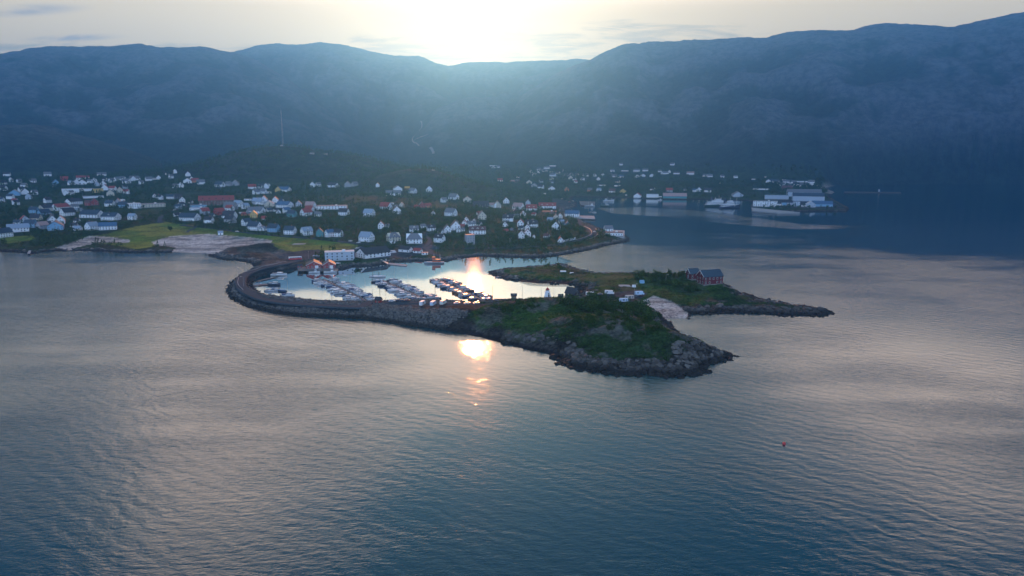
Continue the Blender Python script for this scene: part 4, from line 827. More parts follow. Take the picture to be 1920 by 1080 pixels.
# ships
def ship(name,X_,Y_,rz,L,Bm,Dp,mh_,decks,label,cat='ship',col=None,mastx=(0,),domes=(),funnel=None,bowup=.5):
    root=empty(name,X_,Y_,0,rz); tag(root,label,cat); m=MB(); dk=hull(L,Bm,Dp,m,.9,15,bowup); m.build('hull',[mh_],root,True); dk.build('deck',[m_deck],root)
    m=MB(); m.box(0,0,Dp*1.02,L*.96*0+L*.9,Bm*.98,.01) if 0 else None
    z=Dp
    for k,(cx,ln,wd,h) in enumerate(decks):
        m=MB(); m.box(cx*L,0,z,ln*L,wd*Bm,h,0,.97,.95); dkk=m.build('deckhouse',[col or m_hull],root)
        g=MB(); g.box(cx*L,0,z+h*.45,ln*L*1.002,wd*Bm*.99,h*.28,0,.99,.985); g.build('window_band',[m_glass],dkk); z+=h
    for mx in mastx:
        m=MB(); m.tube((mx*L,0,Dp),(mx*L,0,z+L*.16),.18+L*.002,.08); m.tube((mx*L,-Bm*.2,z+L*.06),(mx*L,Bm*.2,z+L*.06),.08,n=4); m.build('mast',[m_hull],root)
    for dx_ in domes:
        m=MB(); rings=[ngon(.9*math.sin(a_)+.01,z+1.6-.9*math.cos(a_),8) for a_ in np.linspace(0,math.pi,6)]; m.loft([[(p[0]+dx_*L,p[1],p[2]) for p in r] for r in rings]); m.tube((dx_*L,0,z-.5),(dx_*L,0,z+.8),.15); m.build('radar_dome',[m_hull],root)
    if funnel is not None: m=MB(); m.box(funnel*L,0,Dp+decks[0][3],L*.06,Bm*.35,z-Dp+1.0,0,.8,.8); m.build('funnel',[m_hullb],root)
    return root
a,b=at(1343,386.5,1); ship('ferry',float(a),float(b),.05,50,11,4.2,m_dgreen,((-.02,.84,.96,3.2),(-.02,.72,.92,3.0),(.02,.5,.8,2.9),(.05,.26,.7,2.6)),'car ferry with dark hull and white decks, behind the other ferry','ferry',mastx=(.1,),domes=(-.05,.18),funnel=-.22)
a,b=at(1369,389,1); ship('ferry',float(a),float(b),.42,50,10.5,3.8,m_hullb,((-.12,.6,.92,3.2),(-.1,.48,.88,3.0),(-.06,.34,.8,2.8),(-.02,.18,.7,2.4)),'navy hulled ferry with raised white bow, nearest the boat hall','ferry',mastx=(.32,-.02),funnel=-.3,bowup=.9)
a,b=at(814,493.5,.3); ship('rescue_ship',float(a),float(b),math.pi+.05,19,5.2,1.6,m_hullg,((-.12,.42,.75,2.6),(.02,.16,.6,2.2)),'grey hulled harbour ship with orange deckhouse at the quay','ship',col=m_orange,mastx=(.0,-.3),bowup=.3)
a,b=at(*tp('E',1180,492),.3); ship('fishing_ship',float(a),float(b),math.pi,22,6,2.4,m_hullg,((-.2,.25,.8,2.6),(-.2,.15,.6,2.2)),'grey fishing ship with tall white mast by the town quay','fishing boat',mastx=(.12,),bowup=.4)
a,b=at(*tp('E',1360,488),.3); ship('fishing_ship',float(a),float(b),math.pi,20,6,2.6,m_dgreen,((-.25,.25,.7,2.2),),'green hulled two-masted fishing vessel in the town harbour','fishing boat',mastx=(.3,-.1),bowup=.4)
a,b=at(*tp('E',1405,428),.3); ship('fishing_ship',float(a),float(b),.1,26,7,2.4,m_hull,((-.25,.2,.7,2.4),(-.25,.14,.6,2.2)),'white fishing vessel with raised bow behind the two-masted vessel','fishing boat',mastx=(-.1,),bowup=.9)
# ------------------------------------------------------------------ piers
def pier(name,pts,zt,th,label,cat='pier',mat=None,piles=True):
    P=[at(px,py,zt) for px,py in pts]; cx=sum(p[0] for p in P)/4; cy=sum(p[1] for p in P)/4; root=empty(name,float(cx),float(cy),0); tag(root,label,cat)
    v=[(float(p[0]-cx),float(p[1]-cy),zt-th) for p in P]+[(float(p[0]-cx),float(p[1]-cy),zt) for p in P]
    m=MB(); m.add(v,[(3,2,1,0),(4,5,6,7),(0,1,5,4),(1,2,6,5),(2,3,7,6),(3,0,4,7)]); m.build('deck',[mat or m_conc],root)
    if piles:
        n=int(math.hypot(v[1][0]-v[0][0],v[1][1]-v[0][1])/5)+1; pm=None
        for i in range(n+1):
            x=v[0][0]+(v[1][0]-v[0][0])*i/n; y=v[0][1]+(v[1][1]-v[0][1])*i/n+.3
            if pm is None: q=MB(); q.tube((0,0,-2.5),(0,0,zt-th),.22,n=6); pm=q.build('pile',[m_wood],root); pm.location=(x,y,0)
            else: c=pm.copy(); C.objects.link(c); c.parent=root; c.location=(x,y,0)
    return root
pier('pier',[(559,507),(634,508),(634,502),(560,500)],1.8,.5,'long wooden pier on piles carrying the red boathouses',mat=m_wood)
pier('pier',[(1086,409),(1116,410),(1114,404.5),(1086,404)],2.4,1.2,'dark pier with pale deck beside the blue-grey quay shed')
pier('pier',[(1058,408),(1087,409),(1087,401),(1058,398)],2.2,1.6,'concrete quay under the long dark-roofed shed',piles=False)
pier('pier',[(1089,384),(1116,385),(1116,378),(1086,377)],2.4,1.2,'wooden wharf behind the grey fishing ship',mat=m_wood)
pier('pier',[(1126,443.5),(1171,444),(1171,432),(1128,430)],3.6,2.5,'concrete platform under the two pier buildings at the point',piles=False)
pier('footbridge',[(704,482),(727,495),(729,493),(706,481)],1.9,.25,'narrow footbridge running from the hall down to the jetty','footbridge',mat=m_steel)
pier('jetty',[(726,495),(762,499),(764,496),(730,492.5)],.6,.5,'small concrete jetty at the end of the footbridge','jetty',piles=False)
pier('jetty',[(51,475),(56,475),(66,456),(62,455)],1.6,.5,'slim grey jetty reaching over the western shore flats','jetty',mat=m_conc)
pier('quay_edge',[(1411,395),(1457,398.5),(1500,398),(1409,389)],2.9,2.5,'grey quay edge at the left end of the industrial quay','quay',piles=False)
# far breakwater on the right and its light
pier('far_breakwater',[(1582,361),(1690,362),(1688,360),(1584,359)],1.6,3,'thin dark breakwater lying beyond the industrial quay','breakwater',piles=False,mat=material('dark_stone',(.05,.05,.05),.9))
a,b=at(1648,359.5,1.6); q=empty('beacon',float(a),float(b),1.6); tag(q,'white beacon on the thin far breakwater','beacon')
m=MB(); m.tube((0,0,0),(0,0,7),2.2,1.6,8); m.build('column',[m_hullg],q); m=MB(); m.tube((0,0,7),(0,0,10),1.4,1.0,8); m.build('lantern',[m_glass],q)
# ------------------------------------------------------------------ vehicles
def wheels(root,L,W_,r=.33):
    m=MB(); m.tube((0,-.1,r),(0,.1,r),r,n=10); w0=None
    for sx in (-.31,.31):
        for sy in (-1,1):
            if w0 is None: w0=m.build('wheel',[m_rubber],root); o=w0
            else: o=w0.copy(); C.objects.link(o); o.parent=root
            o.location=(sx*L,sy*W_*.46,0)
def vehicle(kind,colr,x,y,z,rz,label,cat):
    root=empty(kind,x,y,z,rz); tag(root,label,cat); mc=material('paint',colr,.3) if colr not in _pc else _pc[colr]; _pc[colr]=mc
    if kind=='car':
        m=MB(); m.box(0,0,.3,4.3,1.8,.62,0,.97,.94); m.box(-.15,0,.92,2.5,1.66,.55,0,.72,.84); m.build('body',[mc],root)
        g=MB(); g.box(-.15,0,.95,2.4,1.68,.40,0,.79,.88); g.build('window',[m_glass],root); wheels(root,4.3,1.8)
    elif kind=='caravan':
        m=MB(); m.prism(-1.15,1.15,[(-3,.5),(3,.5),(3.1,1.6),(2.8,2.65),(-2.8,2.7),(-3.05,1.5)]); b_=m.build('body',[mc],root); b_.rotation_euler=(0,0,math.pi/2)
        [MB().box(wx_,-1.17,1.35,wl_,.05,.7).build('window',[m_glass],root) for wx_,wl_ in ((0,1.4),(2,.9))]; wheels(root,1.4,2.2,.32)
        g=MB(); g.tube((3,.5,.55),(4.1,0,.5),.06,n=4); g.tube((3,-.5,.55),(4.1,0,.5),.06,n=4); g.build('drawbar',[m_steel],root)
    elif kind=='camper':
        m=MB(); m.box(-.8,0,.45,5.0,2.2,2.4,0,.98,.95); m.box(2.5,0,.45,1.9,2.0,1.2,0,.8,.95); m.box(1.9,0,1.6,1.2,2.1,1.2,0,.8,.92); m.build('body',[mc],root)
        MB().box(-1.5,-1.1,1.5,1.1,.06,.65).build('window',[m_glass],root); MB().box(2.6,0,1.66,.9,1.9,.5,0,.5,.9).build('windscreen',[m_glass],root); wheels(root,6.2,2.1,.36)
    return root
_pc={}
VEH=[('car',(.6,.62,.65),'I',475,806,.1,'silver car by the red shed on the breakwater'),('car',(.03,.03,.04),'I',552,802,.2,'black car, left of the dark pair on the breakwater'),('car',(.05,.05,.07),'I',597,804,.2,'black car, right of the dark pair on the breakwater'),
('car',(.12,.03,.03),'I',655,800,.1,'dark maroon car parked beyond the dark pair'),('camper',(.7,.7,.72),'I',840,848,1.2,'white motorhome, first of the row from the breakwater'),('camper',(.5,.6,.72),'I',968,850,1.2,'pale blue motorhome, second of the row from the breakwater'),('camper',(.7,.68,.62),'I',1088,838,1.15,'cream motorhome, third of the row from the breakwater'),
('car',(.65,.65,.65),'I',1250,832,.6,'white car between the cream motorhome and glaring car'),('car',(.7,.7,.7),'I',1372,834,.6,'white car with the sun glaring on its roof'),('car',(.6,.6,.6),'I',1482,834,.6,'pale car at the right end of the parking row'),('caravan',(.75,.75,.75),'J',70,645,.1,'white caravan where the parking meets the green headland'),
('car',(.6,.6,.6),'J',190,662,.1,'small white car beside the caravan at the headland'),
('caravan',(.75,.76,.78),'J',1310,606,.1,'white caravan left of the spit parking'),('car',(.08,.09,.1),'J',1430,600,.1,'dark car between the caravan and the white van'),('camper',(.75,.76,.78),'K',143,590,-.1,'white motorhome standing alone on the spit parking'),
('car',(.7,.7,.7),'K',238,672,.6,'white car in front of the parked caravans'),('caravan',(.5,.62,.78),'K',310,684,.2,'pale blue caravan at the front of the parked row'),('caravan',(.45,.42,.42),'K',382,648,.3,'grey caravan in the middle of the parked row'),('car',(.06,.06,.07),'K',455,620,.5,'dark car between the grey caravan and the blue motorhome'),('camper',(.45,.6,.78),'K',500,600,.4,'pale blue motorhome at the back of the parked row'),
('car',(.65,.65,.65),'B',555,541,.5,'white car driving on the shore road'),('camper',(.7,.7,.7),'B',612,590,.1,'white van parked beside the shore road bend'),('car',(.7,.7,.7),'B',1300,798,-.1,'white car passing the avenue trees'),('car',(.7,.7,.7),'C',1125,912,-.1,'white car on the coast road near the junction'),('car',(.7,.7,.7),'C',1222,932,-.1,'silver car on the coast road at the junction'),
('car',(.1,.1,.12),'H',1560,130,.6,'dark car in front of the long blue boat hall gable'),('car',(.6,.6,.62),'H',1590,108,.6,'pale car behind the dark car at the boat hall'),('car',(.05,.1,.2),'H',1622,100,.6,'navy car at the end of the boat hall row'),('car',(.7,.7,.7),'H',1360,290,.2,'white van beside the right red boathouse'),('car',(.6,.6,.65),'H',1085,200,.1,'white car parked behind the left red boathouse'),('car',(.5,.5,.55),'H',1115,202,.1,'silver car parked behind the left red boathouse'),
('car',(.4,.05,.05),'H',1140,272,.2,'red car between the two red boathouses'),('camper',(.7,.7,.72),'I',487,226,.4,'white motorhome beside the large white hall'),('car',(.6,.6,.6),'A',900,812,.0,'white car near the western shore field'),('camper',(.7,.7,.7),'G',1300,612,.0,'white lorry in front of the blue quay hall'),('car',(.7,.7,.7),'E',980,430,.1,'white car on the town quay square'),('car',(.5,.1,.1),'E',940,440,.5,'red car on the town quay square'),('car',(.6,.6,.6),'E',1240,800,.7,'pale car by the pier buildings'),
('car',(.7,.7,.7),'E',850,405,.1,'silver car behind the long red-roofed building'),('car',(.1,.1,.1),'E',895,425,.2,'black car on the town quay square')]
vx,vy,vz=hits([tp(v[2],v[3],v[4])[0] for v in VEH],[tp(v[2],v[3],v[4])[1] for v in VEH],False)
for v,x,y,z in zip(VEH,vx,vy,vz):
    z=float(base_height(np.array([x]),np.array([y]),signed(np.array([x]),np.array([y])),False)[0][0])
    vehicle(v[0],v[1],float(x),float(y),z+.5,v[5]-math.atan2(x,y),v[6],{'car':'car','caravan':'caravan','camper':'motorhome'}[v[0]] if 'lorry' not in v[6] and 'van ' not in v[6] else 'van')
# bus
X_,Y_,Z_=spot('H',848,242); 
q=empty('bus',X_,Y_,Z_+.45,math.pi+.42); tag(q,'red and white coach driving along the harbour road','bus')
m=MB(); m.box(0,0,.4,12,2.5,1.35,1,1,1); m.box(0,0,1.75,12,2.5,1.35,0,.99,.96); m.build('body',[m_white,m_red],q)
for s_ in (-1,1):
    for i in range(7): MB().box(-4.8+i*1.55,s_*1.235,1.85,1.35,.06,.8).build('window',[m_glass],q)
MB().box(6.0,0,1.3,.08,2.2,1.5).build('windscreen',[m_glass],q); wheels(q,11,2.5,.5)
# ------------------------------------------------------------------ lamps, masts, marks
def lamp_geo():
    a=MB(); a.tube((0,0,-1),(0,0,7.6),.13,.07); a.tube((0,0,7.6),(1.3,0,7.9),.05,n=4); h=MB(); h.box(1.6,0,7.82,.8,.3,.16); return a,h
LP=[('H',265,385),('H',160,440),('H',235,560),('H',1285,740),('H',760,600),('I',403,800),('I',990,780),('I',1295,778),('J',150,600),('J',505,610),('J',732,600),('J',880,575),('I',1005,225),('B',745,500),('C',912,500),('B',1385,420),('D',420,940),('E',232,950),('E',1130,745),('I',243,690),('K',440,590),('K',815,470),('H',1010,230),('D',1625,960),('A',1640,270)]
lx,ly,lz=hits([tp(*p)[0] for p in LP],[tp(*p)[1] for p in LP],False); LN=[]; l0=None
for p,x,y,z in zip(LP,lx,ly,lz):
    px,py=tp(*p)
    if l0 is None:
        l0=empty('street_lamp',0,0,0); a,h=lamp_geo(); a.build('pole',[m_steel],l0); hh_=h.build('lamp_head',[m_lamp],l0); register(l0); o=l0
    else: o=copy_tree(l0)
    o.location=(float(x),float(y),max(float(z),0)+.2); o.rotation_euler=(0,0,random.uniform(0,6)); tag(o,None,'lamp','street lamps along the roads')
    ar='on the breakwater' if (py>505 and px<860) else 'near the lighthouse' if py>505 else 'in the town' ; LN.append((o,'slim grey lamp post '+ar,px))
number_labels(LN)
dx,dy,dz=pix_dir(531.5,285); k=2045/math.hypot(dx,dy); x,y=float(dx*k),float(dy*k); z=float(height_at(x,y)[0])
q=empty('radio_mast',x,y,z-1); q.scale=(.8,.8,.97); tag(q,'tall lattice radio mast on top of the dark wooded hill','mast')
m=MB(); Hm=100
for s in range(20):
    z0,z1=s*5,s*5+5; w0,w1=3.2-2.6*z0/Hm,3.2-2.6*z1/Hm; mi=s//3%2
    c0=[(w0*math.cos(a_),w0*math.sin(a_),z0) for a_ in (0,2.09,4.19)]; c1=[(w1*math.cos(a_),w1*math.sin(a_),z1) for a_ in (0,2.09,4.19)]
    for i in range(3): m.tube(c0[i],c1[i],.2,n=4,mi=mi); m.tube(c0[i],c1[(i+1)%3],.13,n=3,mi=mi)
m.build('lattice',[m_hullg,m_steel],q)
m=MB(); m.tube((0,0,Hm),(0,0,Hm+6),.2); m.build('antenna',[m_steel],q); m=MB(); m.box(-6,0,0,9,6,4.5); m.build('equipment_hut',[m_hullg],q)
for px,py,lb in ((610,290,'small pale hut on the crest right of the radio mast'),(585,289,'low flat hut just right of the radio mast')):
    x,y,z=[float(v[0]) for v in hits([px],[py],False)]
    if y>3000: dx,dy,dz=pix_dir(px,py); k=2000/math.hypot(dx,dy); x,y=float(dx*k),float(dy*k); z=float(height_at(x,y)[0])
    o=house(x,y,z,0,11,7,3,1.5,'g','g',1,False,'',rg,'hut'); tag(o,lb,'hut')
# buoy, sea marks, poles
a,b=at(1470,832,.2); q=empty('buoy',float(a),float(b),0); tag(q,'small round red mooring buoy floating alone on open water','buoy')
m=MB(); m.loft([ngon(.55*math.sin(t_)+.01,.25-.55*math.cos(t_),10) for t_ in np.linspace(0,math.pi,8)]); m.build('float',[m_red],q,True); m=MB(); m.tube((0,0,.7),(0,0,1.05),.07); m.build('ring',[m_black],q)
for px,py,h_,lb in ((1105.5,512,9,'thin dark sea mark pole beyond the spit'),(1241,492,9,'slim dark sea mark standing in the fjord water'),(1325,588,1.5,'low wooden stake at the cove mouth')):
    a,b=at(px,py,0); q=empty('sea_mark',float(a),float(b),0); tag(q,lb,'sea mark'); m=MB(); m.tube((0,0,-3),(0,0,h_),.16,.08); m.build('pole',[m_black],q); m=MB(); m.tube((0,0,h_),(0,0,h_+.9),.4,.05,6); m.build('topmark',[m_black],q)
for i,(tl,x,y) in enumerate((('I',316,510),('I',330,660),('H',1285,735),('I',245,505),('I',990,700))):
    a,b=at(*tp(tl,x,y),0); q=MB(); q.tube((0,0,-3),(0,0,5.2),.2,.16); o=q.build('mooring_pole',[m_wood]); o.location=(float(a),float(b),0)
    tag(o,['tall wooden pile at the head of the middle pontoon','wooden pile between the left and middle pontoons','wooden pile right of the left marina corner','wooden pile left of the two sailboats','wooden pile near the right pontoon'][i],'pile','mooring piles')
# guard rails and walls
def rail(pts,label,h_=.8,mat=None,name='guard_rail',th=.25):
    x,y,z=hits([p[0] for p in pts],[p[1] for p in pts],False); pth=smooth_path(np.stack([x,y],1),4); zz=base_height(pth[:,0],pth[:,1],signed(pth[:,0],pth[:,1]),False)[0]
    m=MB(); 
    for i in range(len(pth)-1):
        p,q_=pth[i],pth[i+1]; m.tube((p[0],p[1],zz[i]+.45+h_),(q_[0],q_[1],zz[i+1]+.45+h_),th,n=4)
        if i%2==0: m.tube((p[0],p[1],zz[i]-.3),(p[0],p[1],zz[i]+.4+h_),.1,n=4)
    o=m.build(name,[mat or m_steel]); tag(o,label,'guard rail')
rail([tp('E',*p) for p in ((1110,735),(1160,755),(1190,780),(1203,810),(1180,842),(1120,868),(1020,895),(900,918))],'steel guard rail on the inner side of the curved road')
rail([tp('E',*p) for p in ((1250,765),(1278,790),(1275,825),(1235,865),(1150,895))],'short steel guard rail on the outer side of the curve')
rail([tp('H',*p) for p in ((740,268),(600,298),(440,335),(310,375),(215,425),(170,480),(172,545),(230,610))],'low guard rail on the seaward side of the breakwater bend',.5,m_conc,th=.2)
x,y,z=hits([tp('E',870,912)[0],tp('E',1010,880)[0]],[tp('E',870,912)[1],tp('E',1010,880)[1]],False)
m=MB(); m.add([(x[0],y[0],z[0]-1),(x[1],y[1],z[1]-1),(x[1],y[1],z[1]+2.4),(x[0],y[0],z[0]+2.4),(x[0],y[0]+.3,z[0]-1),(x[1],y[1]+.3,z[1]-1),(x[1],y[1]+.3,z[1]+2.4),(x[0],y[0]+.3,z[0]+2.4)],[(0,1,2,3),(7,6,5,4),(3,2,6,7),(1,5,6,2),(4,0,3,7)])
tag(m.build('garden_wall',[m_trim]),'long white wall beside the little shed with the red roof','wall')
# pale slabs and boards lying on the spit
for i,(tl,px_,py_,lx_,wy_,hh_,mt_,lb) in enumerate((('K',320,484,10,6,.4,m_conc,'pale concrete slab with table on the spit grass'),('K',435,498,3,2,1.6,m_hull,'white box trailer beside the concrete slab'),('K',530,448,4,3,2.0,WALL and mW['b'],'pale blue tent near the grey boulder'),('J',990,316,5.6,1.8,.9,m_hull,'long white upturned boat on the spit grass'),('J',1092,334,3.6,1.5,.7,m_hull,'shorter white upturned boat on the spit grass'),('C',515,938,15,8,.2,m_conc,'pale paved rectangle in the middle of the grass field'),('I',1275,290,4,2,.5,m_stone,'pale flat boulder on the glowing shore'))):
    X_,Y_,Z_=spot(tl,px_,py_); o=MB(); o.box(0,0,-.5,lx_,wy_,hh_+.5,0,.85,.8); 
    nm=['slab','trailer','tent','upturned_boat','upturned_boat','paved_slab','boulder'][i]; q=o.build(nm,[mt_]); q.location=(X_,Y_,Z_+.2); tag(q,lb,nm.replace('_',' '))
# stream bed on the valley side
for nm,pl,wd in (('stream',[(789,228),(791,238),(786,246),(777,255),(773,262),(778,269),(786,274)],6),('track',[(803,252),(792,257),(782,260),(777,264)],7),('track',[(806,277),(811,283),(813,289)],12),('track',[(812,322),(830,316),(845,318)],7)):
    x,y,z=hits([p[0] for p in pl],[p[1] for p in pl],True); pth=smooth_path(np.stack([x,y],1),14)
    d=np.gradient(pth,axis=0); d/=np.linalg.norm(d,axis=1)[:,None]; nn=np.stack([-d[:,1],d[:,0]],1); V=[]
    for s_ in (-1,1):
        q_=pth+nn*s_*wd/2; V.append(np.column_stack([q_,height_at(q_[:,0],q_[:,1])+2.5]))
    n=len(pth); Fz=np.array([(i,n+i,n+i+1,i+1) for i in range(n-1)]); tag(np_mesh(nm,np.vstack(V),Fz,m_stone),kind='structure')
# ------------------------------------------------------------------ loose stone on the breakwater and the shores
ico=[]; ph=(1+5**.5)/2
for a_,b_ in ((-1,ph),(1,ph),(-1,-ph),(1,-ph)): ico.append((a_,b_,0))
for a_,b_ in ((-1,ph),(1,ph),(-1,-ph),(1,-ph)): ico.append((0,a_,b_))
for a_,b_ in ((ph,-1),(ph,1),(-ph,-1),(-ph,1)): ico.append((a_,0,b_))
ICO=np.array(ico)/math.hypot(1,ph); ICF=np.array([(0,11,5),(0,5,1),(0,1,7),(0,7,10),(0,10,11),(1,5,9),(5,11,4),(11,10,2),(10,7,6),(7,1,8),(3,9,4),(3,4,2),(3,2,6),(3,6,8),(3,8,9),(4,9,5),(2,4,11),(6,2,10),(8,6,7),(9,8,1)])
mrk=bpy.data.materials.new('armour_stone'); mrk.use_nodes=True; t=NT(mrk.node_tree); b=mrk.node_tree.nodes['Principled BSDF']; a=t.n('ShaderNodeAttribute',attribute_name='col'); t.link(a.outputs['Color'],b.inputs['Base Color']); b.inputs['Roughness'].default_value=.85
def stones(name,x,y,z,size,colr,rs,seed):
    n=len(x); rg_=np.random.RandomState(seed); sc3=size[:,None]*rg_.uniform(.6,1.2,(n,3)); sc3[:,2]*=.75
    V=ICO[None]*sc3[:,None,:]*rg_.uniform(.75,1.25,(n,12,1)); an=rg_.uniform(0,6.28,n); c,s=np.cos(an)[:,None],np.sin(an)[:,None]
    V=np.stack([V[...,0]*c-V[...,1]*s,V[...,0]*s+V[...,1]*c,V[...,2]],-1)+np.stack([x,y,z],-1)[:,None,:]
    F_=(ICF[None]+12*np.arange(n)[:,None,None]).reshape(-1,3); cc=np.repeat(colr,12,0)
    o=np_mesh(name,V.reshape(-1,3),F_,mrk,cols={'col':cc}); tag(o,kind='stuff'); return o
rg_=np.random.RandomState(5)
sel=(rng<640)&(sd2>-1.5)&(sd2<19)&(bwm>.4); ii_=np.where(sel)[0]; ii_=rg_.choice(ii_,min(12000,len(ii_)*3),replace=True)
x=gx[ii_]+rg_.uniform(-1.6,1.6,len(ii_)); y=gy[ii_]+rg_.uniform(-1.6,1.6,len(ii_)); rd=segdist(x,y,[tuple(q) for q in PATHS['harbour_road'][1][::2]],False)
k_=rd>4.2; x,y=x[k_],y[k_]; z=height_at(x,y); tone=rg_.uniform(.035,.15,len(x)); wetk=np.clip((z-.2)/1.3,.14,1)
cc=np.stack([tone*1.03,tone*.96,tone*.9],1)*wetk[:,None]; stones('armour_stones',x,y,z+.1,rg_.uniform(.5,1.35,len(x)),cc,None,6)
sel=(rng<640)&(sd2>-3)&(sd2<13)&(bwm<=.4)&(gx>-80)&(~beach); ii_=np.where(sel)[0]; ii_=ii_[n3[ii_]+.5*(n1[ii_]-.5)>.44]; ii_=rg_.choice(ii_,5200)
x=gx[ii_]+rg_.uniform(-1,1,len(ii_)); y=gy[ii_]+rg_.uniform(-1,1,len(ii_)); z=height_at(x,y); tone=rg_.uniform(.03,.13,len(x)); wetk=np.clip((z-.5)/1.4,.13,1)
cc=np.stack([tone*1.05,tone*.95,tone*.86],1)*wetk[:,None]; stones('shore_rocks',x,y,z-.1,rg_.uniform(.25,1.6,len(x))**1.8,cc,None,8)
sel=(rng>=560)&(rng<1500)&(sd2>-3)&(sd2<9)&(bwm<=.4)&(~beach)&(gx<420); ii_=np.where(sel)[0]; ii_=rg_.choice(ii_,7000)
x=gx[ii_]+rg_.uniform(-2,2,len(ii_)); y=gy[ii_]+rg_.uniform(-2,2,len(ii_)); z=height_at(x,y); tone=rg_.uniform(.04,.22,len(x)); wetk=np.clip((z-.3)/1.3,.13,1)
cc=np.stack([tone*1.05,tone*.95,tone*.86],1)*wetk[:,None]; stones('shore_pebbles',x,y,z-.1,rg_.uniform(.5,1.7,len(x)),cc,None,9)
# ------------------------------------------------------------------ foliage
mf=bpy.data.materials.new('foliage'); mf.use_nodes=True; t=NT(mf.node_tree); mf.node_tree.nodes.clear()
a=t.n('ShaderNodeAttribute',attribute_name='tone'); oi=t.n('ShaderNodeObjectInfo')
cc_=t.mix(a.outputs['Fac'],(.020,.050,.018),(.060,.135,.032)); cc_=t.mix(t.m('MULTIPLY',oi.outputs['Random'],.35),cc_,(.070,.095,.022))
df=t.n('ShaderNodeBsdfDiffuse'); t.link(cc_,df.inputs[0]); tl_=t.n('ShaderNodeBsdfTranslucent'); t.link(cc_,tl_.inputs[0]); mx=t.n('ShaderNodeMixShader'); mx.inputs[0].default_value=.35
t.link(df.outputs[0],mx.inputs[1]); t.link(tl_.outputs[0],mx.inputs[2]); mo=t.n('ShaderNodeOutputMaterial'); t.link(mx.outputs[0],mo.inputs[0])
m_bark=material('bark',(.10,.08,.065),.95,noise=.3,nscale=3)
def leaves(n,seed,shape='round',ls=.5):
    """unit crown: radius 1, centred at z=1.1; returns quads"""
    q=np.random.RandomState(seed)
    if shape=='cone':
        h=q.uniform(0,1,n)**.8; r=(1-h)*.75*np.sqrt(q.uniform(.3,1,n))+.03; an=q.uniform(0,6.283,n); ctr=np.stack([r*np.cos(an),r*np.sin(an),h*2.9+.25],1)
    else:
        nb=7; bc=q.normal(0,.42,(nb,3))*np.array([1,1,.7]); bi=q.randint(0,nb,n); d_=q.normal(0,1,(n,3)); d_/=np.linalg.norm(d_,axis=1)[:,None]
        ctr=bc[bi]+d_*(.55*q.uniform(.35,1,n)**.4)[:,None]; ctr[:,2]=ctr[:,2]*.95+(1.15 if shape=='round' else .55)
        ctr[:,2]=np.maximum(ctr[:,2],.12)
    u=q.normal(0,1,(n,3)); u/=np.linalg.norm(u,axis=1)[:,None]; w_=np.cross(u,q.normal(0,1,(n,3))); w_/=np.linalg.norm(w_,axis=1)[:,None]
    s=(ls*q.uniform(.5,1.1,n))[:,None]; V=np.stack([ctr-u*s,ctr-w_*s*.6,ctr+u*s,ctr+w_*s*.6],1); tone=np.repeat(q.uniform(0,1,n),4); return V,tone
def crown_mesh(name,n,seed,shape,ls):
    V,tn=leaves(n,seed,shape,ls); o=np_mesh(name,V.reshape(-1,3),np.arange(4*n).reshape(n,4),mf,cols={'tone':tn}); d=o.data; bpy.data.objects.remove(o); return d
CR={'round':[crown_mesh('crown',420,30+i,'round',.17) for i in range(4)],'bush':[crown_mesh('crown',420,50+i,'bush',.16) for i in range(4)],'cone':[crown_mesh('crown',420,70+i,'cone',.17) for i in range(3)]}
def trunk_mesh(h_):
    m=MB(); m.tube((0,0,-.3),(0.03,0,h_*.55),.085,.06); m.tube((.03,0,h_*.55),(-.02,.03,h_),.06,.02)
    for i in range(5):
        an=i*1.9; z0=h_*(.4+.1*i); m.tube((0,0,z0),(math.cos(an)*.45,math.sin(an)*.45,z0+.4),.035,.012,4)
    o=m.build('trunk',[m_bark]); d=o.data; bpy.data.objects.remove(o); return d
TK={'round':trunk_mesh(1.5),'bush':trunk_mesh(.7),'cone':trunk_mesh(2.8)}
rt=random.Random(21)
def tree(kind,x,y,z,r,name,label,cat,grp):
    o=empty(name,x,y,z-.15,rt.uniform(0,6.28)); o.scale=(r,r,r*rt.uniform(.9,1.15)); tag(o,label,cat,grp)
    for nm,d in (('crown',rt.choice(CR[kind])),('trunk',TK[kind])):
        c=bpy.data.objects.new(nm,d); C.objects.link(c); c.parent=o
    return o
HA=np.array(HOUSES)
allroads=[q for k,(w_,p) in PATHS.items() for q in [p]]
def clear_of(x,y,sc_=1.0):
    ok=np.ones(len(x),bool)
    for hx_,hy_,L,W_ in HA:
        D=math.hypot(hx_,hy_); ux,uy=-hx_/D,-hy_/D       # the open side of each plot
        dx,dy=x-hx_,y-hy_; f=dx*ux+dy*uy; s=-dx*uy+dy*ux; R0=max(L,W_)*.5
        ok&=~((np.abs(s)<R0+1.0)&(f>-(R0*.75+2))&(f<R0+min(22,5+R0*1.3)))
    for p in allroads: ok&=segdist(x,y,[tuple(q) for q in p[::3]],False)>5.0
    return ok
# avenue trees
av=[tp('B',*p) for p in ((805,742),(845,745),(890,750),(950,752),(990,758),(1030,763),(1075,768),(1120,775),(1165,780),(1215,785),(1260,792),(1345,800),(1390,803),(1435,808),(1475,812),(1520,815),(1565,818),(1610,822))]+[tp('C',*p) for p in ((45,826),(80,830),(130,836),(178,842),(235,848),(262,850),(415,866),(625,880),(718,885),(758,895),(805,900),(850,905),(902,912),(948,914))]
x,y,z=hits([p[0] for p in av],[p[1] for p in av],False); L_=[]
for i,(p,a_,b_,c_) in enumerate(zip(av,x,y,z)): o=tree('round',a_,b_,c_,2.1,'avenue_tree',None,'tree','avenue trees along the coast road'); o['label']=f'small round avenue tree on the coast road, {ordn(i)} from the left'
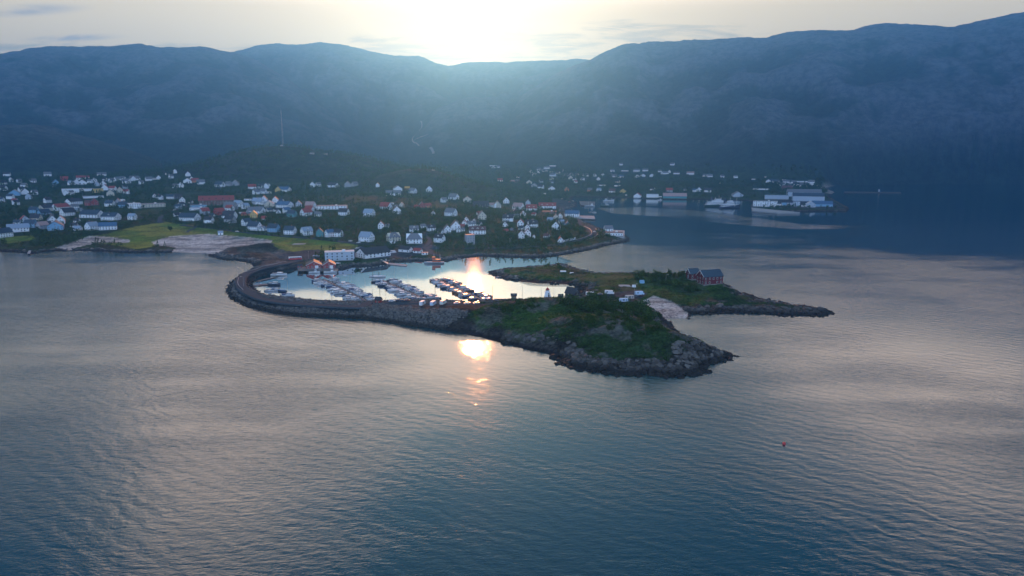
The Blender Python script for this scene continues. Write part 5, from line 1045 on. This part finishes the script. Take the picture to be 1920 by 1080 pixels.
# shrubs and trees of the headland and spit
def scatter(poly,n,zt,kind,rmin,rmax,name,label,cat,grp,seed,mind=2.0):
    q=random.Random(seed); xs=[p[0] for p in poly];ys=[p[1] for p in poly]; pts=[]; tries=0
    while len(pts)<n and tries<n*60:
        tries+=1; px=q.uniform(min(xs),max(xs)); py=q.uniform(min(ys),max(ys))
        if inside(np.array([px]),np.array([py]),poly)[0] and all((px-a_)**2+((py-b_)*1.8)**2>mind**2 for a_,b_ in pts): pts.append((px,py))
    x,y,z=hits([p[0] for p in pts],[p[1] for p in pts],True)
    ok=clear_of(x,y) & (z>1.0)
    got=[]
    for k,(p,a_,b_,c_) in enumerate(zip(pts,x,y,z)):
        if ok[k]: got.append((tree(kind,float(a_),float(b_),float(c_),q.uniform(rmin,rmax),name,label,cat,grp),label,p[0]))
    number_labels(got)
scatter([(1050,566),(1090,560),(1130,562),(1170,566),(1200,574),(1232,590),(1240,600),(1200,602),(1150,590),(1100,584),(1060,580)],46,0,'bush',2.6,4.2,'shrub','dark green shrub on the crest right of the lighthouse','shrub','crest shrubs',1,4.5)
scatter([(1060,580),(1200,603),(1245,605),(1265,622),(1230,632),(1150,620),(1080,605)],26,0,'bush',1.6,3.0,'shrub','low shrub on the seaward headland slope','shrub','slope shrubs',2,6)
scatter([(905,572),(1010,562),(1010,578),(960,590),(905,590)],16,0,'bush',1.2,2.2,'shrub','small shrub left of the lighthouse','shrub','shrubs left of the lighthouse',3,7)
scatter([(1205,506),(1240,502),(1280,508),(1285,524),(1240,526),(1205,520)],14,0,'cone',1.2,2.0,'spruce_tree','pointed spruce left of the red barns','tree','spruces on the spit',4,5)
scatter([(1190,512),(1290,515),(1300,530),(1290,540),(1220,535),(1190,525)],34,0,'bush',1.7,3.0,'shrub','green shrub among the spit spruces','shrub','shrubs among the spruces',5,4.2)
scatter([(1290,533),(1350,533),(1365,545),(1330,552),(1290,548)],16,0,'bush',1.8,3.2,'shrub','shrub in front of the large red barn','shrub','shrubs by the barns',6,6)
scatter([(862,445),(905,450),(915,462),(870,466)],10,0,'round',2.4,3.8,'leafy_tree','leafy tree around the grey tower building','tree','trees round the tower building',7,5)
scatter([(920,440),(1010,450),(1090,440),(1085,452),(1020,462),(925,466)],30,0,'round',2.2,3.8,'leafy_tree','leafy tree above the curved coast road','tree','trees above the coast road',8,6)
scatter([(700,425),(905,425),(905,455),(700,452)],26,0,'round',2.2,3.6,'leafy_tree','garden tree among houses above the harbour','tree','garden trees above the harbour',9,8)
scatter([(300,400),(690,405),(690,448),(600,442),(330,425)],40,0,'round',2.4,3.8,'leafy_tree','garden tree among houses behind the field','tree','garden trees behind the field',10,9)
scatter([(0,395),(240,390),(240,432),(100,440),(0,440)],34,0,'round',2.6,4.4,'leafy_tree','leafy tree among the west shore houses','tree','trees of the west shore',11,9)
for p,r in ((tp('C',510,880),4.4),(tp('B',510,790),3.6),(tp('E',615,985),4.2),(tp('I',75,350),3.6),(tp('I',110,520),2.2),(tp('H',1600,310),3.4)):
    x,y,z=[float(v[0]) for v in hits([p[0]],[p[1]],False)]
    if z>.5: o=tree('round',x,y,z,r,'leafy_tree',None,'tree','single trees'); o['label']={0:'big round tree at the edge of the grass field',1:'dark bush-like tree beside the field path',2:'round tree between the coast road and the rocky shore',3:'tree on the harbour bank below the large white hall',4:'small tree beside the middle pontoon',5:'tree on the bank right of the red boathouses'}[[4.4,3.6,4.2].index(r) if r in (4.4,4.2) or p==tp('B',510,790) else (3 if p==tp('I',75,350) else 4 if r==2.2 else 5)]
# the woods between and behind the houses: past counting
q=np.random.RandomState(77)
def woods(name,n,r0,r1,size,cond_noise,seed,nl,ls,hill=False):
    q=np.random.RandomState(seed); rr_=np.sqrt(q.uniform(r0*r0,r1*r1,n)); aa=q.uniform(R(-40),R(27),n); x=rr_*np.sin(aa); y=rr_*np.cos(aa)
    s=signed(x,y); h,mm,bm,kk=base_height(x,y,s,True); d_=fbm(x/70,y/70,4,83)+(fbm(x/300,y/300,2,93)-.5)*.5
    ok=(s>16)&(bm<.1)&~inside(x,y,poly_at([(372,476),(400,460),(440,456),(505,462),(560,476),(560,492),(490,502),(440,495)],2))&(d_>cond_noise)&(mm<.75)
    for P in FIELDS: ok&=~inside(x,y,poly_at(P,5))
    for P in BEACH+PAVED: ok&=~inside(x,y,poly_at(P,3))
    x,y,h=x[ok],y[ok],h[ok]; c=clear_of(x,y); x,y,h=x[c],y[c],h[c]; m=len(x)
    T_=[leaves(nl,900+i,'round' if i%3 else 'cone',ls) for i in range(9)]; ti=q.randint(0,9,m); V=np.empty((m,nl,4,3),np.float32); TN=np.empty((m,nl*4),np.float32)
    sz=size*q.uniform(.65,1.35,m)
    for i in range(9):
        w_=ti==i; V[w_]=T_[i][0][None]*sz[w_][:,None,None,None]*(.85 if i%3==0 else 1); TN[w_]=T_[i][1][None]*.7+q.uniform(-.1,.35,(w_.sum(),1))
    V+=np.stack([x,y,h-.6],-1)[:,None,None,:]; 
    o=np_mesh(name,V.reshape(-1,3),np.arange(m*nl*4).reshape(-1,4),mf,cols={'tone':np.clip(TN.ravel(),0,1)}); tag(o,kind='stuff'); return m
woods('woodland',9500,600,1250,3.0,.34,5,34,.34)
woods('woodland',10500,1250,2300,3.9,.35,6,24,.42)
woods('woodland',9000,2300,3300,6.0,.42,7,14,.5)
woods('undergrowth',9000,600,1400,1.1,.36,8,12,.5)
# low growth on the headland and the spit
def growth(n,cond,seed,size):
    q=np.random.RandomState(seed); i_=np.where(cond)[0]; i_=q.choice(i_,n); x=gx[i_]+q.uniform(-1,1,n); y=gy[i_]+q.uniform(-1,1,n); z=height_at(x,y)
    V,tn=leaves(14,5,'bush',.4); sz=size*q.uniform(.5,1.3,n); VV=V[None]*sz[:,None,None,None]; an=q.uniform(0,6.28,n); c,s=np.cos(an)[:,None,None],np.sin(an)[:,None,None]
    VV=np.stack([VV[...,0]*c-VV[...,1]*s,VV[...,0]*s+VV[...,1]*c,VV[...,2]*.6],-1)+np.stack([x,y,z-.1],-1)[:,None,None,:]
    TN=np.clip(tn[None]+q.uniform(-.3,.4,(n,1)),0,1)
    tag(np_mesh('heather',VV.reshape(-1,3),np.arange(n*14*4).reshape(-1,4),mf,cols={'tone':TN.ravel()}),kind='stuff')
growth(5200,(rng<620)&(gx>-60)&(sd2>11)&(n1+.3*n2<.72)&(~paved)&(~beach)&(bwm<.3),4,.85)
